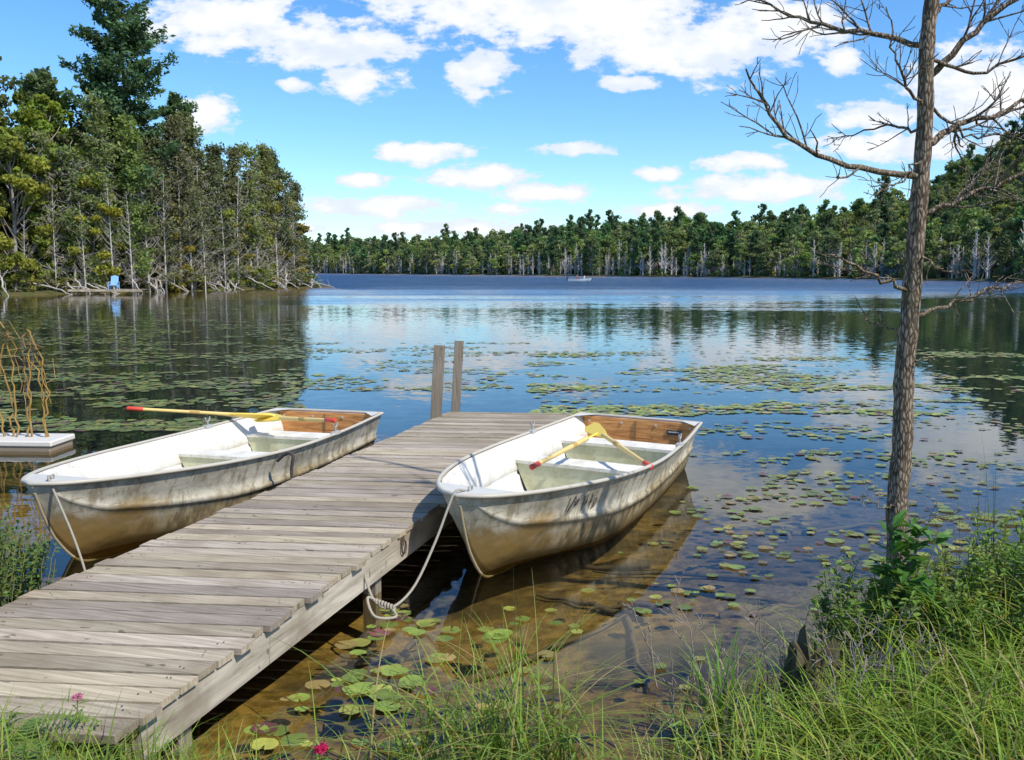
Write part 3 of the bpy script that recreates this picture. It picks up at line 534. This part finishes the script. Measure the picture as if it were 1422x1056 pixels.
# ---------------------------------------------------------------- distant fishing boat with two people
e=empty('fishing_boat',(13.4,176,0),1.45)
mb=MB();rows=[]
for s in SS:
    xw,zw=sect(s);rows.append(np.concatenate([np.stack([-xw[::-1],np.full(14,s),zw[::-1]],1),np.stack([xw[1:],np.full(13,s),zw[1:]],1)])*[1.,1.12,1]+[0,-2.3,0])
F=[];k=27
for a in range(len(SS)-1):
    for b in range(k-1): F.append((a*k+b,(a+1)*k+b,(a+1)*k+b+1,a*k+b+1))
mb.add(np.concatenate(rows),F,(.72,.72,.70),0,True);mb.add(rows[-1],[tuple(range(k))],(.6,.6,.6))
for yq in (-.6,.9): box(mb,(0,yq,.32),(1.2,.3,.05),(.6,.6,.55))
box(mb,(0,2.45,.62),(.3,.36,.55),(.05,.05,.06));box(mb,(0,2.45,.1),(.1,.15,.6),(.08,.08,.09));mb.obj('hull',[M_plain],e)
def person(loc,rz,shirt):
    e=empty('person',loc,rz)
    J=[(0,0,.0),(0,.02,.25),(0,.0,.48),(0,-.01,.58),(0,-.02,.68),(0,-.02,.78), (.17,0,.48),(.24,-.08,.25),(.18,-.28,.18), (-.17,0,.48),(-.24,-.08,.25),(-.18,-.28,.18), (.1,-.05,0),(.13,-.42,.06),(.13,-.45,-.32),(.13,-.58,-.33), (-.1,-.05,0),(-.13,-.42,.06),(-.13,-.45,-.32),(-.13,-.58,-.33)]
    E=[(0,1),(1,2),(2,3),(3,4),(4,5),(2,6),(6,7),(7,8),(2,9),(9,10),(10,11),(0,12),(12,13),(13,14),(14,15),(0,16),(16,17),(17,18),(18,19)]
    rd=[.15,.14,.14,.055,.10,.075,.065,.045,.035,.065,.045,.035,.09,.07,.045,.04,.09,.07,.045,.04]
    me=bpy.data.meshes.new('body');me.from_pydata(J,E,[]);o=bpy.data.objects.new('body',me);COL.objects.link(o);o.parent=e
    sk=o.modifiers.new('s','SKIN')
    for i,v in enumerate(me.skin_vertices[0].data if me.skin_vertices else []): v.radius=(rd[i],rd[i]);v.use_root=(i==0)
    o.modifiers.new('u','SUBSURF').levels=1;me.materials.append(shirt);return e
ms,nt=newmat('clothes_and_skin');tz=N(nt,'ShaderNodeSeparateXYZ',ins={0:objc(nt)}).outputs[2]
c=mixc(nt,rng_(nt,tz,.02,.06),(.05,.06,.12),(.55,.10,.08));c=mixc(nt,rng_(nt,tz,.55,.57),c,(.50,.30,.20));c=mixc(nt,rng_(nt,tz,.72,.74),c,(.7,.68,.6));finish(nt,principled(nt,c,.8,.2))
ms2,nt=newmat('clothes_and_skin_white');tz=N(nt,'ShaderNodeSeparateXYZ',ins={0:objc(nt)}).outputs[2]
c=mixc(nt,rng_(nt,tz,.02,.06),(.15,.13,.10),(.75,.75,.75));c=mixc(nt,rng_(nt,tz,.55,.57),c,(.50,.30,.20));c=mixc(nt,rng_(nt,tz,.72,.74),c,(.08,.05,.03));finish(nt,principled(nt,c,.8,.2))
person((12.8,176,.42),1.4,ms);person((14.3,176.2,.42),-1.7,ms2)
# ---------------------------------------------------------------- boathouse on right far shore
e=empty('boathouse',(95.5,226,.7),-.5);e.scale=(.75,.75,.75);mb=MB();cw=(.06,.11,.09)
box(mb,(0,0,1.3),(5,4,2.6),cw);box(mb,(-.9,-2.02,1.05),(1.8,.05,2.1),(.02,.025,.02));box(mb,(1.4,-2.02,1.5),(.9,.05,.8),(.03,.04,.05))
for sx in (.9,1.9): box(mb,(sx,-2.05,1.5),(.06,.04,.95),(.5,.5,.45))
mb.obj('walls',[M_plain],e);mb=MB()
mb.add([(-2.8,-2.5,2.5),(2.8,-2.5,2.5),(2.8,0,4.0),(-2.8,0,4.0),(-2.8,2.5,2.5),(2.8,2.5,2.5)],[(0,1,2,3),(3,2,5,4)],(.05,.08,.07));mb.add([(-2.5,-2,2.6),(-2.5,2,2.6),(-2.5,0,3.85),(2.5,-2,2.6),(2.5,2,2.6),(2.5,0,3.85)],[(0,2,1),(3,4,5)],cw);mb.obj('roof',[M_plain],e)
mb=MB();
for k in range(12): box(mb,(88.5-k*.1,214-k*.55,.45),(2,.5,.06),(.6,.58,.55))
for k in (0,6,11):
    for sx in (-.9,.9): box(mb,(88.5-k*.1+sx,214-k*.55,.1),(.12,.12,.8),(.4,.38,.35))
mb.obj('swim_dock',[M_plain])
# ---------------------------------------------------------------- bare tree
mb=MB();bc=(.31,.25,.195);Yt=5.25
zt=np.array([-.25,.0,.12,.5,1.0,1.57,2.0,2.62,3.23,3.63,4.6,5.8,6.8]);xt_=np.array([2.37,2.37,2.367,2.36,2.355,2.36,2.364,2.38,2.365,2.371,2.40,2.36,2.40]);rt=np.array([.105,.088,.074,.064,.060,.057,.054,.048,.043,.040,.032,.02,.006])
zz2=np.linspace(-.25,6.8,90);px=crom(zt,xt_,zz2)+.006*np.sin(zz2*7);py=Yt+.03*np.sin(zz2*1.1)+.006*np.cos(zz2*9)
tr_r=np.interp(zz2,zt,rt)*(1+.05*np.sin(zz2*23)+.04*np.sin(zz2*41));path=np.stack([px,py,zz2],1);tube(mb,path,tr_r,14,bc)
rt_=np.random.default_rng(5);TC=(.30,.255,.22)
def twig(p,d,L,r,depth):
    n=max(4,int(L/.06));pts=[p];dd=d/np.linalg.norm(d)
    for k in range(n):
        dd=dd+rt_.normal(size=3)*.15+np.array([0,0,.03]);dd/=np.linalg.norm(dd);pts.append(pts[-1]+dd*L/n)
    pts=np.array(pts);tube(mb,pts,np.linspace(r,max(r*.4,.0018),len(pts)),5 if r>.006 else 4,TC,cap=False);sub(pts,L,r,depth)
def sub(pts,L,r,depth,mul=1.):
    if depth<=0: return
    m=max(2,int(mul*L/(.075 if depth>1 else .07)))
    for k in range(m):
        i=rt_.integers(max(1,len(pts)//5),len(pts)-1);T=pts[i+1]-pts[i] if i+1<len(pts) else pts[i]-pts[i-1];T/=np.linalg.norm(T)+1e-9
        q=rt_.normal(size=3);q-=T*np.dot(q,T);q/=np.linalg.norm(q);q[1]*=.8;f=1-i/len(pts)
        twig(pts[i],T*.75+q*.8+np.array([0,0,.15]),L*rt_.uniform(.15,.40)*(.5+f),max(.0022,r*.42*(.5+f*.5)),depth-1)
def branch(pts,r,dy=0,depth=2,n=16,mul=1.):
    P_=[(x,Yt+dy*k/(len(pts)-1),z) for k,(x,z) in enumerate(pts)];p=smoothpath(P_,n);p[1:-1]+=rt_.normal(size=(n-2,3))*.010
    tube(mb,p,np.linspace(r,r*.25,n),7,bc,cap=False);L=np.linalg.norm(np.diff(p,axis=0),axis=1).sum();sub(p,L,r,depth,mul)
branch([(2.37,2.64),(2.0,2.68),(1.75,2.76),(1.535,2.86),(1.40,3.02),(1.275,3.19)],.020,-.25,2,16,.8)
branch([(2.38,2.82),(2.65,2.96),(2.94,3.06),(3.3,3.25)],.022,.2,2,16,1.3)
branch([(2.37,3.19),(2.6,3.43),(2.85,3.65),(3.2,4.0)],.022,-.2,2,16,1.2)
branch([(2.38,2.42),(2.67,2.54),(2.98,2.68),(3.35,2.9)],.018,-.1,2,16,1.2)
branch([(2.365,3.37),(2.01,3.47),(1.68,3.57),(1.45,3.70)],.018,.25,2,16,1.2)
branch([(2.36,1.98),(2.12,2.06),(1.92,2.15),(1.80,2.19)],.013,-.15,2,16,.8)
branch([(2.37,1.83),(2.64,1.9),(2.88,2.0),(3.1,2.03)],.014,.15,2)
branch([(2.37,3.85),(2.7,4.1),(3.1,4.4)],.02,.2);branch([(2.38,4.0),(1.95,4.3),(1.6,4.7)],.02,-.2);branch([(2.37,3.0),(2.15,3.2),(2.0,3.5)],.011,-.3,2,16,1.4);branch([(2.37,2.9),(2.2,2.95),(1.95,2.9)],.010,.3,2,16,1.4)
branch([(2.37,3.3),(2.6,3.2),(2.9,3.3),(3.1,3.45)],.012,-.3,2,16,1.3);branch([(2.37,2.75),(2.2,2.6),(2.0,2.5)],.008,-.2,2,16,1.3);branch([(2.38,3.05),(2.6,2.85),(2.9,2.85)],.010,-.25,2,16,1.3)
branch([(2.36,.69),(2.22,.70),(2.08,.75)],.007,-.1,1);branch([(2.37,1.55),(2.45,1.58),(2.5,1.57)],.006,-.1,0);branch([(2.37,2.2),(2.5,2.1),(2.6,2.1)],.009,-.2,1);branch([(2.36,.55),(2.5,.6),(2.75,.63)],.006,-.1,1)
branch([(2.37,3.5),(2.55,3.75),(2.6,4.1)],.014,.1,2);branch([(2.37,1.72),(2.2,1.78),(2.1,1.9)],.008,.2,1)
mB,nt=newmat('rough_bark');o=objc(nt);v=N(nt,'ShaderNodeTexVoronoi',feature='DISTANCE_TO_EDGE',ins={'Vector':N(nt,'ShaderNodeVectorMath',operation='ADD',ins={0:mapp(nt,o,(60,60,16)),1:noise_(nt,mapp(nt,o,(20,20,8)),1,4).outputs[1]}).outputs[0],'Scale':1.}).outputs[0]
nA=noise_(nt,mapp(nt,o,(30,30,9)),1,6,.7).outputs[0];nB=noise_(nt,o,3,3).outputs[0];h=math_(nt,'MULTIPLY',rng_(nt,v,0,.35,.45,1),nA)
c=mixc(nt,rng_(nt,h,.18,.5),(.25,.23,.20),(1.25,1.2,1.12));c=mixc(nt,rng_(nt,nB,.5,.65,0,.3),c,(.6,.66,.45));c=mixc(nt,1.,attr(nt),c,'MULTIPLY');finish(nt,principled(nt,c,.9,.1,0,h,1.,.012))
mb.obj('bare_tree',[mB])
# ---------------------------------------------------------------- lily pads
def pads(mb,P,r,col):
    n=len(P);K=13;a0=rng.uniform(0,6.28,n);a=np.linspace(.16,2*np.pi-.16,K)
    A=a0[:,None]+a[None];rad=r[:,None]*(1+rng.normal(size=(n,K))*.04);X_=P[:,0,None]+np.cos(A)*rad;Y_=P[:,1,None]+np.sin(A)*rad*rng.uniform(.75,1,n)[:,None]
    tx=rng.normal(size=n)*.02;ty=rng.normal(size=n)*.02;zz=.007+rng.uniform(0,.006,n)[:,None]+np.abs(rng.normal(size=(n,K)))*.002+np.maximum(0,(X_-P[:,0,None])*tx[:,None]+(Y_-P[:,1,None])*ty[:,None])
    rim=np.stack([X_,Y_,zz],2);cen=np.stack([P[:,0],P[:,1],np.full(n,.006)+rng.uniform(0,.006,n)],1)[:,None]
    V=np.concatenate([cen,rim],1).reshape(-1,3);b=np.arange(n)[:,None]*(K+1);k=np.arange(K-1)[None]
    F=np.stack([b+0*k,b+1+k,b+2+k],2).reshape(-1,3);mb.add(V,F,np.repeat(col,K+1,0),0)
def nz(x,y,s,o=0,ys=1.6): return np.array([mnoise.noise(Vector((a*s,b*s*ys,o))) for a,b in zip(x,y)])
PP=[];
def region(n,a0,a1,y0,y1,th,s,o,rmin=.06,rmax=.13,pw=1.,br=1.,ys=1.6):
    y=y0+(y1-y0)*rng.uniform(size=n)**pw;a=rng.uniform(a0,a1,n);x=a*y;d=sdist(x,y);k=(nz(x,y,s,o,ys)+.35*nz(x,y,s*3.3,o+5,ys)+.06*rng.normal(size=n)>th)&(d<-.05)
    def seg(ax,ay,bx,by,rad):
        ex,ey=bx-ax,by-ay;t=np.clip(((x-ax)*ex+(y-ay)*ey)/(ex*ex+ey*ey),0,1);return np.hypot(x-ax-t*ex,y-ay-t*ey)>rad
    k&=seg(-.01,10.93,-2.2,3.5,.86)&seg(-.2,6.1,1.34,9.5,.78)&seg(-3.1,6.5,-2.06,10.1,.8)&seg(-6.7,10.45,-5.2,10.45,.42)
    PP.append((np.stack([x[k],y[k]],1),rng.uniform(rmin,rmax,k.sum()),np.full(k.sum(),br)))
region(11000,-.62,-.24,11.5,38,.0,.45,1.,.035,.095,1.2,.85);region(1300,-.62,-.3,36,60,.05,.25,2.,.08,.15,1.,.8)
region(2400,-.26,.02,15,26,.14,.35,3.,.035,.09,1.,1.1,2.6);region(9000,.02,.60,12.5,23,.20,.30,4.,.035,.09,1.,1.3,2.6);region(900,.02,.60,11,24,.0,.4,14.,.03,.08,1.,1.1);region(1100,.10,.60,6,12,.17,.8,5.,.025,.065,1.,.9,2.2);region(500,.33,.62,6,14,.08,.8,6.,.025,.075,1.,.9);region(260,.1,.55,5.2,9,.0,1.2,7.,.015,.05)
region(360,-.40,.0,3.7,5.4,-.05,2.,8.,.03,.075,1.,1.2);region(60,.0,.3,4,6,.05,2.,9.,.02,.05)
P=np.concatenate([p[0] for p in PP]);r=np.concatenate([p[1] for p in PP]);br=np.concatenate([p[2] for p in PP]);n=len(P);u=rng.uniform(size=n)[:,None];v=rng.uniform(.55,1.2,n)[:,None]*br[:,None]
col=np.where(u<.50,[[.16,.22,.04]],np.where(u<.82,[[.27,.28,.055]],np.where(u<.92,[[.26,.19,.07]],[[.14,.05,.055]])))*v
mb=MB();pads(mb,P,r,col);ml,nt=newmat('lily_pad');geo=N(nt,'ShaderNodeNewGeometry').outputs[0];q=noise_(nt,geo,30,3).outputs[0]
finish(nt,principled(nt,mixc(nt,1.,attr(nt),mixc(nt,q,(.7,.7,.65),(1.25,1.2,1)),'MULTIPLY'),.4,.4,0,q,.2,.004));mb.obj('lily_pads',[ml])
# ---------------------------------------------------------------- foreground vegetation
def gz(x,y): return height(x,y)[0]
def grassfield(mb,n,x0,x1,y0,y1,h0,h1,wd,bend=.45,wet=-.25,c=(.07,.115,.018),th=-1,s=2.,lean=None,tl=8.0):
    x=rng.uniform(x0,x1,n);y=rng.uniform(y0,y1,n);h,d=height(x,y);k=(d>wet)&(nz(x,y,s,3.3)>th)
    ex,ey=-.2814,-.9597;t=(x+.01)*ex+(y-10.93)*ey;perp=np.abs((x+.01)*ey-(y-10.93)*ex);k&=~((perp<.78)&(t<tl))
    x,y,h=x[k],y[k],h[k];n=len(x);cl=np.array(c)*rng.uniform(.6,1.35,(n,1));cl[:,0]*=rng.uniform(.8,1.5,n);dry=rng.uniform(size=n)<.1;cl[dry]=[.38,.31,.14]
    ang=rng.uniform(0,6.28,n) if lean is None else rng.normal(lean,.8,n)
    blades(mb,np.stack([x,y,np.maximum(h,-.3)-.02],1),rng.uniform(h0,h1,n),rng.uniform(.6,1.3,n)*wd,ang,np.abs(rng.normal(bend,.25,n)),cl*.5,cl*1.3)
mb=MB()
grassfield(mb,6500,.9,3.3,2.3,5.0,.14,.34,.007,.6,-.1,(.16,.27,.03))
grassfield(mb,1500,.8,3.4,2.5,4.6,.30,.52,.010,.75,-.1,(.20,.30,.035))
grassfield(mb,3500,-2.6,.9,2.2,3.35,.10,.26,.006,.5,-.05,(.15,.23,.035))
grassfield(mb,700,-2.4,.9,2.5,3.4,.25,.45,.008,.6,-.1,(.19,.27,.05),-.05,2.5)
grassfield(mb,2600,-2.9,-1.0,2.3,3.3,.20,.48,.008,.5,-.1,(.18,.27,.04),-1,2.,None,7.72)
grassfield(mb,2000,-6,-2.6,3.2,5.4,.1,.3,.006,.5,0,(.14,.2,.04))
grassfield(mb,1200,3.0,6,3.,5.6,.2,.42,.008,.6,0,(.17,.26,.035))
mb.obj('shore_grass',[M_leafnear])
mb=MB()
def clump(cx,cy,n,h0,h1,spread=.12,wd=.008,bend=.7,c=(.19,.28,.04)):
    x=cx+rng.normal(size=n)*spread;y=cy+rng.normal(size=n)*spread*.8;h=gz(x,y);cl=np.array(c)*rng.uniform(.7,1.3,(n,1));dry=rng.uniform(size=n)<.14;cl[dry]=[.42,.33,.13]
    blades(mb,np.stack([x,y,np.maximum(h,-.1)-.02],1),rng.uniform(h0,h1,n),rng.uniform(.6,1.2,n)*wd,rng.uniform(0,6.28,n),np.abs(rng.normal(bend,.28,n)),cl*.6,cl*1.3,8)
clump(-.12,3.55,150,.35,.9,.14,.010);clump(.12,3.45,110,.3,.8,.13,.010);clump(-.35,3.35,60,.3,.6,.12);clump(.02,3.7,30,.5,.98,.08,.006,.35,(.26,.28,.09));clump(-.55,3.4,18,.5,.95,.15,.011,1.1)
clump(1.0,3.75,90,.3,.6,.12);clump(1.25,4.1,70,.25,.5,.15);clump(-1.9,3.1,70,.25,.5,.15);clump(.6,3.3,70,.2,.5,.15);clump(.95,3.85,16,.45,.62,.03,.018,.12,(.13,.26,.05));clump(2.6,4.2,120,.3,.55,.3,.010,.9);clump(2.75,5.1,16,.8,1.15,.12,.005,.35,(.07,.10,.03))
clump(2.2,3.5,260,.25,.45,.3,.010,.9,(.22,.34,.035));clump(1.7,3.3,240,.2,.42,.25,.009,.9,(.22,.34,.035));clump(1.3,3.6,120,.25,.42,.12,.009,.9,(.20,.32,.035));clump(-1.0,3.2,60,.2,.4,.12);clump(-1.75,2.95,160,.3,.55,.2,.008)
mb.obj('sedge_clumps',[M_leafnear])
def leafy(mb,base,h,nl,ls,col,lean=(0,0),wr=.35,stem=(.2,.2,.08)):
    base=np.array(base,float);t=np.linspace(0,1,8);path=base+np.stack([lean[0]*h*t**1.5,lean[1]*h*t**1.5,h*t],1);path[1:]+=rng.normal(size=(7,3))*.01*h;tube(mb,path,np.linspace(.004,.0018,8),4,stem,1,cap=False)
    u=rng.uniform(.12,1,nl);C=np.stack([np.interp(u,t,path[:,k]) for k in range(3)],1);a=rng.uniform(0,6.28,nl);el=rng.uniform(-.2,.9,nl)
    D=np.stack([np.cos(a)*np.cos(el),np.sin(a)*np.cos(el),np.sin(el)],1);Sd=np.stack([-np.sin(a),np.cos(a),rng.normal(size=nl)*.3],1);L=(ls*rng.uniform(.6,1.2,nl)*(1.1-.4*u))[:,None];W=L*wr
    up=np.array([0,0,1.])
    V=np.stack([C,C+D*L*.35-Sd*W*.5+up*L*.06,C+D*L*.75-Sd*W*.32,C+D*L-up*L*.12,C+D*L*.75+Sd*W*.32,C+D*L*.35+Sd*W*.5+up*L*.06,C+D*L*.45],1).reshape(-1,3)
    b=(np.arange(nl)*7)[:,None];F=np.concatenate([b+np.array([[0,1,6]]),b+np.array([[1,2,6]]),b+np.array([[2,3,6]]),b+np.array([[3,4,6]]),b+np.array([[4,5,6]]),b+np.array([[5,0,6]])]);cl=np.array(col)*rng.uniform(.7,1.35,(nl,1))
    mb.add(V,F,np.repeat(cl,7,0),0);return path[-1]
mb=MB()
for k in range(420):
    a=random.uniform(0,6.28);r_=.72*random.random()**.5;x=-3.28+r_*math.cos(a);y=4.60+r_*.8*math.sin(a);h=.78*(1-(r_/.78)**2*.5)*random.uniform(.75,1.05)
    if (x+.01)*-.9597-(y-10.93)*-.2814<.80: continue
    leafy(mb,(x,y,.08),h,40,.045,(.12,.195,.045),(math.cos(a)*.15,math.sin(a)*.2),.5)
mb.obj('leafy_bush',[M_leafnear,M_bark])
mb=MB()
for k in range(230):
    x=random.uniform(1.75,3.4);y=random.uniform(3.9,5.0)
    if x<2.1 and y<4.2: continue
    h=random.uniform(.25,.5)*(1+.2*math.sin(x*5));leafy(mb,(x,y,float(gz(np.array([x]),np.array([y]))[0])),h,38,.066,(.14,.24,.035) if random.random()<.7 else (.22,.27,.05),(random.uniform(-.35,.35),random.uniform(-.3,.2)),.38)
mb.obj('wild_shrub',[M_leafnear,M_bark])
mb=MB()
for k in range(8): leafy(mb,(2.12+random.uniform(-.08,.10),4.55+random.uniform(-.06,.06),.25),random.uniform(.35,.58),12,.18,(.085,.20,.035),(random.uniform(-.25,.25),0),.38)
mb.obj('broadleaf_plant',[M_leafnear,M_bark])
mb=MB();fl=[]
for x,y,h in [(-1.72,3.25,.40),(-1.62,3.2,.32),(-1.85,3.15,.35),(-1.4,3.1,.28),(-1.5,3.3,.35),(-.85,3.15,.25),(-.7,3.2,.3),(-2.0,3.05,.3),(.25,3.3,.3),(.7,3.4,.35),(1.1,3.5,.35),(-.55,3.1,.22),(-1.95,3.2,.3),(-1.3,3.15,.3),(-1.75,3.05,.3),(-1.1,3.1,.22),(-1.6,3.1,.3),(-1.8,3.0,.34),(-1.5,3.05,.26)]:
    fl.append(leafy(mb,(x,y,float(gz(np.array([x]),np.array([y]))[0])),h,30,.065,(.15,.25,.045),(random.uniform(-.15,.15),0),.25))
mb.obj('goldenrod_plants',[M_leafnear,M_bark])
mb=MB()
def blossom(c,R,col,n=60):
    q=rng.normal(size=(n,3));q/=np.linalg.norm(q,axis=1)[:,None];q[:,2]=np.abs(q[:,2])*.6;cards(mb,np.array(c)+q*R*.6,R*.45,.5,np.array(col)*rng.uniform(.7,1.3,(n,1)))
blossom(fl[0],.026,(.60,.25,.35));blossom(fl[6],.036,(.6,.03,.14));blossom(fl[5],.025,(.55,.04,.18));blossom(fl[4],.014,(.5,.2,.33))
mb.obj('pink_wildflowers',[M_leafnear])
mb=MB()
for k in range(22):
    bx,by=-1.95+random.uniform(-.5,.3),2.95+random.uniform(-.2,.2);a=random.uniform(0,6.28);L=random.uniform(.2,.34);b0=np.array((bx,by,.33));t=np.linspace(0,1,16);pth=b0+np.stack([np.cos(a)*L*t,np.sin(a)*L*t,L*(.9*t-.75*t**2)],1)
    tube(mb,pth,.0018,3,(.2,.25,.06),cap=False)
    for i in range(2,16):
        w_=.065*math.sin(math.pi*min(1,(i/16)**.7))*1.1
        for sg in (-1,1):
            d=np.array([-math.sin(a)*sg,math.cos(a)*sg,.1])*w_;f=np.array([math.cos(a),math.sin(a),0])*.008
            mb.add([pth[i]-f,pth[i]+d+f*.8,pth[i]+f],[(0,1,2)],np.array((.17,.26,.05))*random.uniform(.8,1.2))
mb.obj('fern',[M_leafnear])
# stump
mb=MB();K=40;rows=[];cx,cy=1.42,4.02
for iz,zf in enumerate(np.linspace(0,1,14)):
    a=np.linspace(0,2*np.pi,K,endpoint=False);R=.115*(1.5-.6*zf**.5)*(1+.12*np.sin(a*3+1)+.09*np.sin(a*7+zf*2)+.07*np.sin(a*15+zf))+rng.normal(size=K)*.004;zz=-.1+.40*zf+(.05*np.sin(a*4+1)+.04*np.sin(a*9)+rng.normal(size=K)*.015)*(zf**4);rows.append(np.stack([cx+R*np.cos(a),cy+R*np.sin(a),zz],1))
F=[(i*K+j,i*K+(j+1)%K,(i+1)*K+(j+1)%K,(i+1)*K+j) for i in range(13) for j in range(K)];mb.add(np.concatenate(rows+[np.array([[cx,cy,.23]])]),F+[(13*K+j,13*K+(j+1)%K,14*K) for j in range(K)],(.10,.085,.05),0,False)
mb.obj('tree_stump',[M_bark])
mb=MB();rt_=np.random.default_rng(9)
for k in range(34):
    x=rt_.uniform(.65,1.9);y=rt_.uniform(3.5,4.6);z0=max(0,float(gz(np.array([x]),np.array([y]))[0]));twig(np.array((x,y,z0)),np.array((rt_.normal()*.4,rt_.normal()*.3,1.)),rt_.uniform(.25,.55),.004,2)
mb.obj('dead_brush',[M_bark])
mb=MB()
for k in range(16):
    x=random.uniform(-1.0,2.5);y=random.uniform(4.,8.);a=random.uniform(0,6.28);L=random.uniform(.5,1.8);n=8;t=np.linspace(0,1,n);xs=x+np.cos(a)*L*t;ys=y+np.sin(a)*L*t;hs=gz(xs,ys)+.03;tube(mb,np.stack([xs,ys,np.minimum(hs,-.03)],1)+rng.normal(size=(n,3))*.015,np.linspace(.03,.008,n),6,(.16,.13,.09))
mb.obj('sunken_branches',[M_bark])
# ---------------------------------------------------------------- camera
cd=bpy.data.cameras.new('camera');cam=bpy.data.objects.new('camera',cd);COL.objects.link(cam);cam.location=(0,0,2.1);cam.rotation_euler=(math.radians(90-7.04),0,0)
cd.sensor_width=36;cd.lens=31.16;cd.clip_start=.05;cd.clip_end=9000;sc.camera=cam
